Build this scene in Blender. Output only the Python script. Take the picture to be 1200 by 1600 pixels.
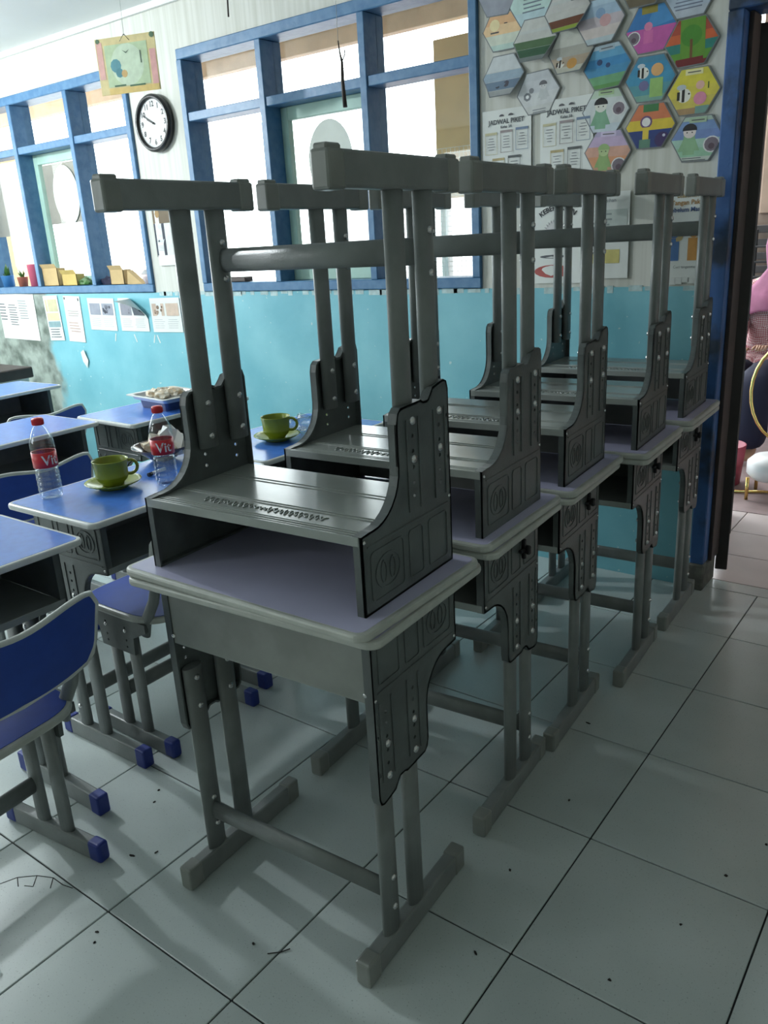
import bpy, bmesh, math, random
from mathutils import Vector, Matrix, Euler
for o in list(bpy.data.objects): bpy.data.objects.remove(o)
S=bpy.context.scene; COL=S.collection; rnd=random.Random(7); PI=math.pi
# ---------------- camera, world, lights, exposure
camd=bpy.data.cameras.new('camera'); cam=bpy.data.objects.new('camera',camd); COL.objects.link(cam); S.camera=cam
def cam_setup(f,yaw,pitch,roll,loc):
    cy,sy,cp,sp=math.cos(yaw),math.sin(yaw),math.cos(pitch),math.sin(pitch)
    fw=Vector((sy*cp,cy*cp,-sp)); r=Vector((cy,-sy,0)); u=r.cross(fw)
    cr,sr=math.cos(roll),math.sin(roll); r2=cr*r+sr*u; u2=-sr*r+cr*u
    cam.matrix_world=Matrix.Translation(loc)@Matrix((r2,u2,-fw)).transposed().to_4x4()
    camd.sensor_fit='HORIZONTAL'; camd.sensor_width=36; camd.lens=f*36/1200; camd.clip_start=.02; camd.clip_end=200
cam_setup(1268.02,-.658873,.324314,-.057582,(1.42038,-.739661,1.396))
w=bpy.data.worlds.new('world'); S.world=w; w.use_nodes=True
bg=w.node_tree.nodes['Background']; bg.inputs[0].default_value=(.90,.97,1,1); bg.inputs[1].default_value=6.5
S.view_settings.view_transform='Standard'; S.view_settings.look='None'; S.view_settings.gamma=1
S.view_settings.use_curve_mapping=False; S.view_settings.exposure=0.15
def portal(name,loc,rot,sx,sy):
    l=bpy.data.lights.new(name,'AREA'); l.shape='RECTANGLE'; l.size=sx; l.size_y=sy; l.cycles.is_portal=True
    o=bpy.data.objects.new(name,l); COL.objects.link(o); o.location=loc; o.rotation_euler=rot
W=2.37; H=2.59
portal('sky_portal',(-1.265,2.56,1.76),(-PI/2,0,0),1.75,1.2)
portal('sky_portal',(-3.445,2.56,1.76),(-PI/2,0,0),1.75,1.2)
portal('sky_portal',(1.05,2.56,1.0),(-PI/2,0,0),.9,2.0)
portal('sky_portal',(-5.35,.3,1.75),(0,-PI/2,0),1.2,3.2)
portal('sky_portal',(-3.5,-3.55,1.75),(PI/2,0,0),1.8,1.2)
# the lit room lamp, mounted on the ceiling just left of the view
lb=bpy.data.lights.new('lamp_light','POINT'); lb.energy=170; lb.shadow_soft_size=.05; lb.color=(.9,.97,1)
lbo=bpy.data.objects.new('lamp_light',lb); COL.objects.link(lbo); lbo.location=(-3.5,.55,2.36)

fill_lb=bpy.data.lights.new('lamp_light','POINT'); fill_lb.energy=16; fill_lb.shadow_soft_size=.05; fill_lb.color=(.9,.97,1)  # added fill lamp, out of view, to brighten faces turned to the camera
fill_lbo=bpy.data.objects.new('lamp_light',fill_lb); COL.objects.link(fill_lbo); fill_lbo.location=(-2.2,-2.3,2.36)

# ---------------- materials
def nt(m): return m.node_tree.nodes,m.node_tree.links
def mat(name,col,rough=.5,spec=.5,metal=0,noise=0,nscale=8,bump=0,bscale=60,coat=0,col2=None,nlow=.4,nhigh=.65,emis=None):
    m=bpy.data.materials.new(name); m.use_nodes=True; n,l=nt(m); b=n['Principled BSDF']
    b.inputs['Base Color'].default_value=(*col,1); b.inputs['Roughness'].default_value=rough
    b.inputs['Specular IOR Level'].default_value=spec; b.inputs['Metallic'].default_value=metal
    b.inputs['Coat Weight'].default_value=coat
    if noise or col2 or bump:
        tc=n.new('ShaderNodeTexCoord')
    if noise or col2:
        t=n.new('ShaderNodeTexNoise'); t.inputs['Scale'].default_value=nscale; t.inputs['Detail'].default_value=6
        l.new(tc.outputs['Object'],t.inputs['Vector'])
        r=n.new('ShaderNodeValToRGB'); c2=col2 or tuple(c*(1-noise) for c in col)
        r.color_ramp.elements[0].color=(*c2,1); r.color_ramp.elements[1].color=(*col,1)
        r.color_ramp.elements[0].position=nlow; r.color_ramp.elements[1].position=nhigh
        l.new(t.outputs['Fac'],r.inputs['Fac']); l.new(r.outputs['Color'],b.inputs['Base Color'])
    if bump:
        t2=n.new('ShaderNodeTexNoise'); t2.inputs['Scale'].default_value=bscale; t2.inputs['Detail'].default_value=3
        l.new(tc.outputs['Object'],t2.inputs['Vector']); bp=n.new('ShaderNodeBump'); bp.inputs['Strength'].default_value=bump
        bp.inputs['Distance'].default_value=.002
        l.new(t2.outputs['Fac'],bp.inputs['Height']); l.new(bp.outputs['Normal'],b.inputs['Normal'])
    if emis:
        b.inputs['Emission Color'].default_value=(*col,1); b.inputs['Emission Strength'].default_value=emis
    return m
def srgb(r,g,b):
    f=lambda c:(c/255/12.92) if c<=10 else ((c/255+.055)/1.055)**2.4
    return (f(r),f(g),f(b))
M={}
M['plastic']=mat('grey_plastic',(.25,.265,.245),.32,noise=.22,nscale=9,bump=.15,bscale=220)
M['panel']=mat('dark_grey_plastic',(.12,.138,.135),.36,noise=.3,nscale=14,bump=.2,bscale=200)
M['tray']=mat('glossy_grey_plastic',(.31,.335,.315),.2,.6,noise=.12,nscale=7,bump=.05,bscale=90)
M['tube']=mat('grey_tube',(.22,.24,.235),.38,noise=.2,nscale=12,bump=.2,bscale=300)
M['edge']=mat('pale_grey_edging',(.48,.50,.46),.4,noise=.12,nscale=20)
M['edge_blue']=mat('white_edging',(.64,.67,.65),.35,noise=.1,nscale=20)
M['lavender']=mat('lavender_laminate',(.55,.54,.74),.24,noise=.08,nscale=5)
M['blue_top']=mat('blue_laminate',(.07,.22,.72),.24,.6,noise=.15,nscale=40,nlow=.3,nhigh=.7)
M['blue_chair']=mat('blue_plastic',(.018,.068,.40),.4,noise=.1,nscale=30)
M['blue_cap']=mat('navy_rubber',(.012,.03,.22),.5)
M['steel']=mat('steel',(.6,.6,.6),.25,metal=1)
M['dark']=mat('black_plastic',(.01,.01,.012),.5)
M['frame']=mat('blue_frame_paint',(.040,.135,.27),.42,col2=(.07,.18,.32),nscale=22,bump=.5,bscale=40)
M['mint']=mat('mint_frame_paint',(.36,.55,.47),.5,noise=.15)
M['paper']=mat('paper',(.68,.71,.68),.7,noise=.05,nscale=6)
M['ceil']=mat('ceiling_board',(.70,.72,.70),.7,noise=.05,nscale=2)
M['white']=mat('white_plastic',(.8,.8,.8),.35)
M['black']=mat('black_gloss',(.012,.012,.012),.25)
M['green_glaze']=mat('olive_glaze',(.25,.31,.03),.22,.4,noise=.12,nscale=20)
M['tea']=mat('tea',(.05,.05,.01),.1)
M['red']=mat('red_plastic',(.62,.02,.03),.35)
M['wood']=mat('brown_wood',(.05,.035,.03),.5,noise=.4,nscale=12)
M['card']=mat('cardboard',(.50,.36,.17),.8,noise=.15)
M['leaf']=mat('green_leaf',(.05,.16,.03),.5,noise=.4,nscale=30)
M['clay']=mat('terracotta',(.42,.13,.08),.7,noise=.2)
M['grout']=mat('dark_grout',(.015,.018,.02),.8)
M['tan']=mat('tan_plaster',(.52,.36,.17),.8,noise=.15,nscale=3)
M['peach']=mat('peach_soffit',(.60,.44,.32),.8,noise=.1,nscale=2)
M['outwhite']=mat('white_render',(.75,.76,.76),.8,noise=.08,nscale=1.5)
M['pinkfloor']=mat('shaded_pink_concrete',(.36,.27,.27),.6,noise=.25,nscale=5,bump=.5,bscale=15)  # shadow past the corridor tiles is put into this darker colour
M['concrete']=mat('bare_concrete',(.16,.16,.14),.9,noise=.4,nscale=25,bump=.8,bscale=40)
M['tin']=mat('stainless',(.70,.70,.68),.38,metal=.7)
M['food']=mat('rice_and_side_dish',(.55,.42,.26),.7,col2=(.75,.70,.6),nscale=60)
M['gold']=mat('gold_metal',(.75,.52,.18),.25,metal=1)
M['dirt']=mat('dirt',(.02,.018,.015),.9)
def glassmat(name,tint=(1,1,1),gl=.08,rough=.0):
    m=bpy.data.materials.new(name); m.use_nodes=True; n,l=nt(m); n.remove(n['Principled BSDF'])
    out=n['Material Output']; t=n.new('ShaderNodeBsdfTransparent'); t.inputs[0].default_value=(*tint,1)
    g=n.new('ShaderNodeBsdfGlossy'); g.inputs['Roughness'].default_value=rough
    lw=n.new('ShaderNodeLayerWeight'); lw.inputs[0].default_value=.5
    pw=n.new('ShaderNodeMath'); pw.operation='POWER'; pw.inputs[1].default_value=4; l.new(lw.outputs['Facing'],pw.inputs[0])
    ma=n.new('ShaderNodeMath'); ma.operation='MULTIPLY_ADD'; ma.inputs[1].default_value=.5; ma.inputs[2].default_value=gl*.5; l.new(pw.outputs[0],ma.inputs[0])
    mx=n.new('ShaderNodeMixShader'); l.new(ma.outputs[0],mx.inputs[0]); l.new(t.outputs[0],mx.inputs[1]); l.new(g.outputs[0],mx.inputs[2])
    l.new(mx.outputs[0],out.inputs[0]); return m
M['glass']=glassmat('window_glass',(.95,.97,.96))
M['pet']=glassmat('clear_plastic',(.93,.95,.97),.22,.06)
M['petfilm']=glassmat('clear_film',(.82,.84,.82),rough=.15)
def watermat():
    m=mat('water',(1,1,1),0,.5); b=m.node_tree.nodes['Principled BSDF']; b.inputs['Transmission Weight'].default_value=1; b.inputs['IOR'].default_value=1.2
    return m
M['water']=glassmat('water',(.86,.92,.97),.25,.03)
# floor tile: glazed ceramic with slight tone change per tile, worn dust film
def tilemat():
    m=mat('floor_tile',(.50,.56,.55),.2,.5); n,l=nt(m); b=n['Principled BSDF']
    geo=n.new('ShaderNodeNewGeometry'); t=n.new('ShaderNodeTexNoise'); t.inputs['Scale'].default_value=2.2; t.inputs['Detail'].default_value=8
    l.new(geo.outputs['Position'],t.inputs['Vector']); r=n.new('ShaderNodeValToRGB')
    r.color_ramp.elements[0].color=(.41,.47,.46,1); r.color_ramp.elements[1].color=(.56,.62,.61,1)
    r.color_ramp.elements[0].position=.2; r.color_ramp.elements[1].position=.8
    l.new(t.outputs['Fac'],r.inputs['Fac']); oi=n.new('ShaderNodeObjectInfo'); hs=n.new('ShaderNodeHueSaturation')
    mp=n.new('ShaderNodeMapRange'); mp.inputs[3].default_value=.94; mp.inputs[4].default_value=1.06
    l.new(oi.outputs['Random'],mp.inputs[0]); l.new(mp.outputs[0],hs.inputs['Value']); l.new(r.outputs[0],hs.inputs['Color'])
    t3=n.new('ShaderNodeTexNoise'); t3.inputs['Scale'].default_value=260; l.new(geo.outputs['Position'],t3.inputs['Vector'])
    r3=n.new('ShaderNodeValToRGB'); r3.color_ramp.elements[0].position=.25; r3.color_ramp.elements[1].position=.36
    r3.color_ramp.elements[0].color=(.55,.55,.55,1); r3.color_ramp.elements[1].color=(1,1,1,1)
    l.new(t3.outputs['Fac'],r3.inputs['Fac']); mx=n.new('ShaderNodeMix'); mx.data_type='RGBA'; mx.blend_type='MULTIPLY'; mx.inputs[0].default_value=1
    l.new(hs.outputs[0],mx.inputs[6]); l.new(r3.outputs[0],mx.inputs[7]); l.new(mx.outputs[2],b.inputs['Base Color'])
    t2=n.new('ShaderNodeTexNoise'); t2.inputs['Scale'].default_value=2; l.new(geo.outputs['Position'],t2.inputs['Vector'])
    m2=n.new('ShaderNodeMapRange'); m2.inputs[3].default_value=.20; m2.inputs[4].default_value=.30
    l.new(t2.outputs['Fac'],m2.inputs[0]); l.new(m2.outputs[0],b.inputs['Roughness']); return m
M['tile']=tilemat()
def wallblue():
    m=mat('blue_wall_paint',(.14,.43,.50),.45,.4); n,l=nt(m); b=n['Principled BSDF']
    geo=n.new('ShaderNodeNewGeometry'); t=n.new('ShaderNodeTexNoise'); t.inputs['Scale'].default_value=3; t.inputs['Detail'].default_value=8
    l.new(geo.outputs['Position'],t.inputs['Vector']); r=n.new('ShaderNodeValToRGB')
    r.color_ramp.elements[0].color=(.15,.42,.50,1); r.color_ramp.elements[1].color=(.23,.53,.60,1)
    r.color_ramp.elements[0].position=.35; r.color_ramp.elements[1].position=.7; l.new(t.outputs[0],r.inputs[0])
    # chips in the paint
    t2=n.new('ShaderNodeTexNoise'); t2.inputs['Scale'].default_value=38; t2.inputs['Detail'].default_value=2; l.new(geo.outputs['Position'],t2.inputs['Vector'])
    r2=n.new('ShaderNodeValToRGB'); r2.color_ramp.elements[0].position=.71; r2.color_ramp.elements[1].position=.73
    l.new(t2.outputs[0],r2.inputs[0]); mx=n.new('ShaderNodeMix'); mx.data_type='RGBA'; l.new(r2.outputs[0],mx.inputs[0])
    l.new(r.outputs[0],mx.inputs[6]); mx.inputs[7].default_value=(.45,.62,.62,1)
    # bare grey-brown area left of the papers where the paint has come off
    sp=n.new('ShaderNodeSeparateXYZ'); l.new(geo.outputs['Position'],sp.inputs[0])
    a=n.new('ShaderNodeMath'); a.operation='MULTIPLY_ADD'; a.inputs[1].default_value=-2.2; a.inputs[2].default_value=-8.05
    l.new(sp.outputs[0],a.inputs[0]); t3=n.new('ShaderNodeTexNoise'); t3.inputs['Scale'].default_value=4; t3.inputs['Detail'].default_value=6
    l.new(geo.outputs['Position'],t3.inputs['Vector']); ad=n.new('ShaderNodeMath'); l.new(a.outputs[0],ad.inputs[0]); l.new(t3.outputs[0],ad.inputs[1])
    r4=n.new('ShaderNodeValToRGB'); r4.color_ramp.elements[0].position=.5; r4.color_ramp.elements[1].position=.7; l.new(ad.outputs[0],r4.inputs[0])
    mx2=n.new('ShaderNodeMix'); mx2.data_type='RGBA'; l.new(r4.outputs[0],mx2.inputs[0]); l.new(mx.outputs[2],mx2.inputs[6]); 
    r5=n.new('ShaderNodeValToRGB'); r5.color_ramp.elements[0].color=(.10,.13,.11,1); r5.color_ramp.elements[1].color=(.34,.40,.36,1); r5.color_ramp.elements[0].position=.35; r5.color_ramp.elements[1].position=.62
    t5=n.new('ShaderNodeTexNoise'); t5.inputs['Scale'].default_value=9; t5.inputs['Detail'].default_value=8; l.new(geo.outputs['Position'],t5.inputs['Vector']); l.new(t5.outputs[0],r5.inputs[0])
    l.new(r5.outputs[0],mx2.inputs[7]); l.new(mx2.outputs[2],b.inputs['Base Color'])
    bp=n.new('ShaderNodeBump'); bp.inputs['Strength'].default_value=.5; bp.inputs['Distance'].default_value=.004
    t6=n.new('ShaderNodeTexNoise'); t6.inputs['Scale'].default_value=14; t6.inputs['Detail'].default_value=6; l.new(geo.outputs['Position'],t6.inputs['Vector'])
    l.new(t6.outputs[0],bp.inputs['Height']); l.new(bp.outputs[0],b.inputs['Normal']); return m
M['wallblue']=wallblue()
def boardmat():
    m=mat('pale_striped_board',(.62,.62,.54),.55); n,l=nt(m); b=n['Principled BSDF']
    geo=n.new('ShaderNodeNewGeometry'); mp=n.new('ShaderNodeMapping'); mp.inputs['Scale'].default_value=(38,38,1.2); l.new(geo.outputs['Position'],mp.inputs[0])
    t=n.new('ShaderNodeTexNoise'); t.inputs['Scale'].default_value=1; t.inputs['Detail'].default_value=5; l.new(mp.outputs[0],t.inputs['Vector'])
    r=n.new('ShaderNodeValToRGB'); r.color_ramp.elements[0].color=(.45,.46,.40,1); r.color_ramp.elements[1].color=(.57,.58,.53,1)
    r.color_ramp.elements[0].position=.3; r.color_ramp.elements[1].position=.6; l.new(t.outputs[0],r.inputs[0]); l.new(r.outputs[0],b.inputs['Base Color']); return m
M['board']=boardmat()
def jambmat():
    m=mat('worn_blue_jamb',(.03,.10,.28),.5,col2=(.014,.03,.06),nscale=5,nlow=.36,nhigh=.5,bump=1,bscale=50); return m
M['jamb']=jambmat()
def checkmat():
    m=mat('red_white_check',(.5,.05,.08),.8); n,l=nt(m); b=n['Principled BSDF']; geo=n.new('ShaderNodeNewGeometry')
    mp=n.new('ShaderNodeMapping'); mp.inputs['Rotation'].default_value=(0,.9,.3); l.new(geo.outputs['Position'],mp.inputs[0])
    c=n.new('ShaderNodeTexChecker'); c.inputs['Scale'].default_value=130; c.inputs[1].default_value=(.26,.03,.05,1); c.inputs[2].default_value=(.55,.42,.42,1)
    l.new(mp.outputs[0],c.inputs[0]); l.new(c.outputs[0],b.inputs['Base Color']); return m
M['check']=checkmat()
M['pink']=mat('pink_cloth',(.36,.12,.22),.8,noise=.3,nscale=8)
M['navy']=mat('navy_cloth',(.008,.010,.035),.8)
M['skin']=mat('skin',(.42,.24,.16),.5)
_cm={}
def cmat(c):
    k=tuple(c)
    if k not in _cm: _cm[k]=mat('print_'+'%02x%02x%02x'%k,srgb(*k),.65,noise=.12,nscale=30)
    return _cm[k]

# ---------------- mesh helpers
class B:
    """collects shapes, builds ONE mesh object"""
    def __init__(s): s.bm=bmesh.new(); s.mats=[]
    def mi(s,m):
        if m is None: return 0
        if m not in s.mats: s.mats.append(m)
        return s.mats.index(m)
    def box(s,a,b,bev=0,m=None,seg=1,T=None):
        c=[(a[i]+b[i])/2 for i in range(3)]; d=[abs(b[i]-a[i]) for i in range(3)]
        t=bmesh.new(); bmesh.ops.create_cube(t,size=1,matrix=Matrix.Translation(c)@Matrix.Diagonal((*d,1)))
        if bev: bmesh.ops.bevel(t,geom=t.edges[:]+t.verts[:],offset=min(bev,min(d)*.49),segments=seg,affect='EDGES',profile=.5)
        s.add(t,m,T); return s
    def add(s,t,m=None,T=None,smooth=False):
        if T: bmesh.ops.transform(t,matrix=T,verts=t.verts)
        i=s.mi(m)
        for f in t.faces: f.material_index=i; f.smooth=smooth
        me=bpy.data.meshes.new('t'); t.to_mesh(me); t.free(); s.bm.from_mesh(me); bpy.data.meshes.remove(me)
    def raw(s,vs,fs,m=None,smooth=False,T=None):
        t=bmesh.new(); v=[t.verts.new(p) for p in vs]
        for f in fs:
            try: t.faces.new([v[i] for i in f])
            except ValueError: pass
        s.add(t,m,T,smooth); return s
    def tube(s,pts,ra,rb=None,n=12,m=None,up=(0,0,1),caps=True,closed=False,smooth=True,T=None,radii=None):
        """sweep an ellipse (ra along side, rb along up) over pts"""
        rb=rb or ra; P=[Vector(p) for p in pts]; N=len(P); vs=[];fs=[]; U=Vector(up)
        for i,p in enumerate(P):
            if closed: d=(P[(i+1)%N]-P[i-1])
            else: d=P[min(i+1,N-1)]-P[max(i-1,0)]
            d.normalize(); side=d.cross(U)
            if side.length<1e-4: side=d.cross(Vector((1,0,0)))
            side.normalize(); u=side.cross(d).normalized(); k=radii[i] if radii else 1
            for j in range(n):
                a=2*PI*j/n; vs.append(p+side*math.cos(a)*ra*k+u*math.sin(a)*rb*k)
        for i in range(N if closed else N-1):
            for j in range(n):
                a=i*n+j;b=i*n+(j+1)%n;c=((i+1)%N)*n+(j+1)%n;d_=((i+1)%N)*n+j; fs.append((a,b,c,d_))
        if caps and not closed: fs.append(tuple(range(n))[::-1]); fs.append(tuple((N-1)*n+j for j in range(n)))
        t=bmesh.new(); v=[t.verts.new(p) for p in vs]
        for k,f in enumerate(fs): t.faces.new([v[i] for i in f])
        bmesh.ops.recalc_face_normals(t,faces=t.faces)
        i=s.mi(m)
        if T: bmesh.ops.transform(t,matrix=T,verts=t.verts)
        for f in t.faces: f.smooth=smooth and len(f.verts)==4; f.material_index=i
        me=bpy.data.meshes.new('t'); t.to_mesh(me); t.free(); s.bm.from_mesh(me); bpy.data.meshes.remove(me); return s
    def lathe(s,prof,n=24,m=None,c=(0,0,0),T=None,scallop=0):
        vs=[];fs=[];
        for (r,z) in prof:
            for j in range(n):
                a=2*PI*j/n; rr=r*(1+scallop*math.cos(a*n/2)) if scallop else r
                vs.append((c[0]+rr*math.cos(a),c[1]+rr*math.sin(a),c[2]+z))
        for i in range(len(prof)-1):
            for j in range(n): fs.append((i*n+j,i*n+(j+1)%n,(i+1)*n+(j+1)%n,(i+1)*n+j))
        t=bmesh.new(); v=[t.verts.new(p) for p in vs]
        for f in fs: t.faces.new([v[i] for i in f])
        bmesh.ops.remove_doubles(t,verts=t.verts,dist=1e-6); bmesh.ops.recalc_face_normals(t,faces=t.faces)
        s.add(t,m,T,True); return s
    def prism(s,poly,t0,t1,plane='xy',m=None,bev=0,T=None,smooth=False):
        """extrude a 2D polygon from t0 to t1 along the third axis"""
        def P(a,b,c): return {'xy':(a,b,c),'xz':(a,c,b),'yz':(c,a,b)}[plane]
        t=bmesh.new(); lo=[t.verts.new(P(a,b,t0)) for a,b in poly]; hi=[t.verts.new(P(a,b,t1)) for a,b in poly]
        n=len(poly); t.faces.new(lo); t.faces.new(hi)
        for i in range(n): t.faces.new((lo[i],lo[(i+1)%n],hi[(i+1)%n],hi[i]))
        bmesh.ops.recalc_face_normals(t,faces=t.faces)
        if bev:
            es=[e for e in t.edges if (e.verts[0] in lo)==(e.verts[1] in lo)]
            bmesh.ops.bevel(t,geom=es,offset=bev,segments=2,affect='EDGES',profile=.5)
        s.add(t,m,T,smooth); return s
    def flat(s,poly,z,m=None,plane='xz'):
        def P(a,b): return {'xy':(a,b,z),'xz':(a,z,b),'yz':(z,a,b)}[plane]
        return s.raw([P(a,b) for a,b in poly],[tuple(range(len(poly)))],m)
    def build(s,name,m=None,parent=None,loc=None,rot=None):
        me=bpy.data.meshes.new(name); s.bm.to_mesh(me); s.bm.free()
        ms=s.mats if s.mats else [m]
        if s.mats and m is not None and s.mats[0] is None: ms=[m]+s.mats[1:]
        for x in ms: me.materials.append(x or m)
        o=bpy.data.objects.new(name,me); COL.objects.link(o)
        if parent: o.parent=parent
        if loc: o.location=loc
        if rot: o.rotation_euler=rot
        return o
def rrect(x0,y0,x1,y1,r,n=5):
    out=[]
    for cx,cy,a0 in ((x1-r,y1-r,0),(x0+r,y1-r,90),(x0+r,y0+r,180),(x1-r,y0+r,270)):
        for k in range(n+1):
            a=math.radians(a0+90*k/n); out.append((cx+r*math.cos(a),cy+r*math.sin(a)))
    return out
def circ(cx,cy,r,n=16,ry=None,a0=0): return [(cx+r*math.cos(a0+2*PI*k/n),cy+(ry or r)*math.sin(a0+2*PI*k/n)) for k in range(n)]
def offset(poly,d):
    n=len(poly); A=sum(poly[i][0]*poly[(i+1)%n][1]-poly[(i+1)%n][0]*poly[i][1] for i in range(n)); sg=1 if A>0 else -1; out=[]
    for i in range(n):
        p=Vector(poly[i-1]);q=Vector(poly[i]);r=Vector(poly[(i+1)%n]); e1=(q-p).normalized(); e2=(r-q).normalized()
        n1=Vector((-e1.y,e1.x))*sg; n2=Vector((-e2.y,e2.x))*sg; b=(n1+n2); b=b/max(b.length_squared/2,.35)
        out.append(tuple(q+b*d))
    return out
def curvemesh(polys,ext,bev=0):
    """filled 2D curve with holes -> bmesh (x,y in curve plane, z = thickness centred)"""
    c=bpy.data.curves.new('c','CURVE'); c.dimensions='2D'; c.fill_mode='BOTH'; c.extrude=ext/2; c.bevel_depth=bev
    for p in polys:
        s=c.splines.new('POLY'); s.points.add(len(p)-1); s.use_cyclic_u=True
        for i,(x,y) in enumerate(p): s.points[i].co=(x,y,0,1)
    o=bpy.data.objects.new('c',c); me=bpy.data.meshes.new_from_object(o); t=bmesh.new(); t.from_mesh(me)
    bpy.data.objects.remove(o); bpy.data.curves.remove(c); bpy.data.meshes.remove(me)
    bmesh.ops.remove_doubles(t,verts=t.verts,dist=1e-6); return t
def textmesh(txt,size,ext=0,align='CENTER',bold=0):
    c=bpy.data.curves.new('t','FONT'); c.body=txt; c.size=size; c.align_x=align; c.align_y='CENTER'; c.extrude=ext; c.offset=bold; c.resolution_u=2
    o=bpy.data.objects.new('t',c); me=bpy.data.meshes.new_from_object(o); t=bmesh.new(); t.from_mesh(me)
    bpy.data.objects.remove(o); bpy.data.curves.remove(c); bpy.data.meshes.remove(me); return t
def tag(o,label=None,cat=None,group=None,kind=None):
    if label: o['label']=label
    if cat: o['category']=cat
    if group: o['group']=group
    if kind: o['kind']=kind
    return o
def empty(name,loc,rz=0,label=None,cat=None,group=None,rot=None):
    o=bpy.data.objects.new(name,None); COL.objects.link(o); o.location=loc; o.rotation_euler=rot or (0,0,rz); o.empty_display_size=.1
    return tag(o,label,cat,group)
def copy_tree(o,parent=None):
    c=o.copy(); COL.objects.link(c); c.parent=parent
    for ch in list(o.children): copy_tree(ch,c)
    return c

# ---------------- the setting: floor
fl=B(); fl.box((-5.2,-3.4,-.1),(2.6,2.49,-.004)); floor=tag(fl.build('floor',M['grout']),kind='structure')
tb=B(); tb.box((-.1981,-.1981,-.006),(.1981,.1981,0),.0012); t0=tb.build('tile',M['tile'],floor); tm=t0.data
first=True
for i in range(-13,6):
    for j in range(-3,6):
        o=t0 if first else t0.copy()
        if not first: COL.objects.link(o)
        first=False; o.location=(i*.4+.2,j*.4+.2,rnd.uniform(-.0004,.0002))
tb=B()
for j in range(-9,-3):
    for i in range(-13,6): tb.box((i*.4+.0015,j*.4+.0015,-.006),(i*.4+.3985,j*.4+.3985,0))
tag(tb.build('tile_field',M['tile'],floor),kind='stuff')
th=B(); th.box((.6,2.402,-.006),(1.5,2.485,0)); th.build('threshold',M['tile'],floor)
# outside floors: pale tile for the lit strip, darker concrete for the shadow beyond
of=B(); of.box((-9,2.49,-.12),(4,3.4,-.006)); pave=tag(of.build('floor_outside',M['grout']),kind='structure')
tb=B(); tb.box((-.168,-.148,-.008),(.168,.148,0),.001); q0=tb.build('tile',M['outtile'] if 'outtile' in M else mat('pale_pink_tile',(.62,.54,.53),.4,noise=.1,nscale=4),pave)
first=True
for i in range(-3,9):
    for j in range(3):
        o=q0 if first else q0.copy()
        if not first: COL.objects.link(o)
        first=False; o.location=(.35+i*.34,2.64+j*.3,0); 
yd=B(); yd.box((-9,3.4,-.12),(6,14,-.002)); tag(yd.build('floor_yard',M['pinkfloor']),kind='structure')

# ---------------- walls
lw=B(); ZL=1.172
lw.box((-5.2,W,0),(.55,2.50,ZL)); lw.box((1.55,W,0),(2.6,2.5,ZL))
wall=tag(lw.build('wall_back',M['wallblue']),kind='structure')
up=B()
for a,b in (((-5.2,ZL),(-4.32,H)),((-4.32,2.35),(-2.57,H)),((-2.57,ZL),(-2.14,H)),((-2.14,2.35),(-.39,H)),((-.39,ZL),(.55,H)),((.55,2.08),(1.55,H)),((1.55,ZL),(2.6,H))):
    up.box((a[0],W+.003,a[1]),(b[0],2.50,b[1]))
up.build('upper_panel',M['board'],wall)
# loose ragged paint edge where the blue dado meets the board
rg=B()
for k in range(70):
    x=-4.3+k*.07+rnd.uniform(-.02,.02)
    if -2.57<x<.5: rg.box((x,W-.001,ZL-.012-rnd.uniform(0,.012)),(x+rnd.uniform(.02,.08),W+.002,ZL+rnd.uniform(.0,.006)))
rg.build('paint_edge',mat('pale_paint_edge',(.50,.66,.66),.7,noise=.3,nscale=30),wall)
o=B(); o.box((2.6,-3.4,0),(2.7,2.5,H)); tag(o.build('wall_right',M['board']),kind='structure')
o=B(); o.box((-5.2,-3.5,0),(2.7,-3.4,1.15)); o.box((-5.2,-3.5,2.35),(2.7,-3.4,H)); o.box((-5.2,-3.5,1.15),(-4.4,-3.4,2.35)); o.box((-2.6,-3.5,1.15),(2.7,-3.4,2.35))
for x in (-3.8,-3.2): o.box((x-.04,-3.5,1.15),(x+.04,-3.4,2.35))
tag(o.build('wall_front',M['board']),kind='structure')
o=B(); o.box((-5.3,-3.4,0),(-5.2,2.5,1.15)); o.box((-5.3,-3.4,2.35),(-5.2,2.5,H)); o.box((-5.3,1.9,1.15),(-5.2,2.5,2.35)); o.box((-5.3,-3.4,1.15),(-5.2,-1.3,2.35))
for y in (-.35,.5,1.2): o.box((-5.3,y-.04,1.15),(-5.2,y+.04,2.35))
tag(o.build('wall_left',M['board']),kind='structure')
o=B(); o.box((-5.3,-3.5,H),(2.7,2.5,H+.1)); tag(o.build('ceiling',M['ceil']),kind='structure')
o=B(); o.box((-5.2,W-.018,H-.03),(2.6,W,H)); tag(o.build('trim_1',M['ceil']),kind='structure')

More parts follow.
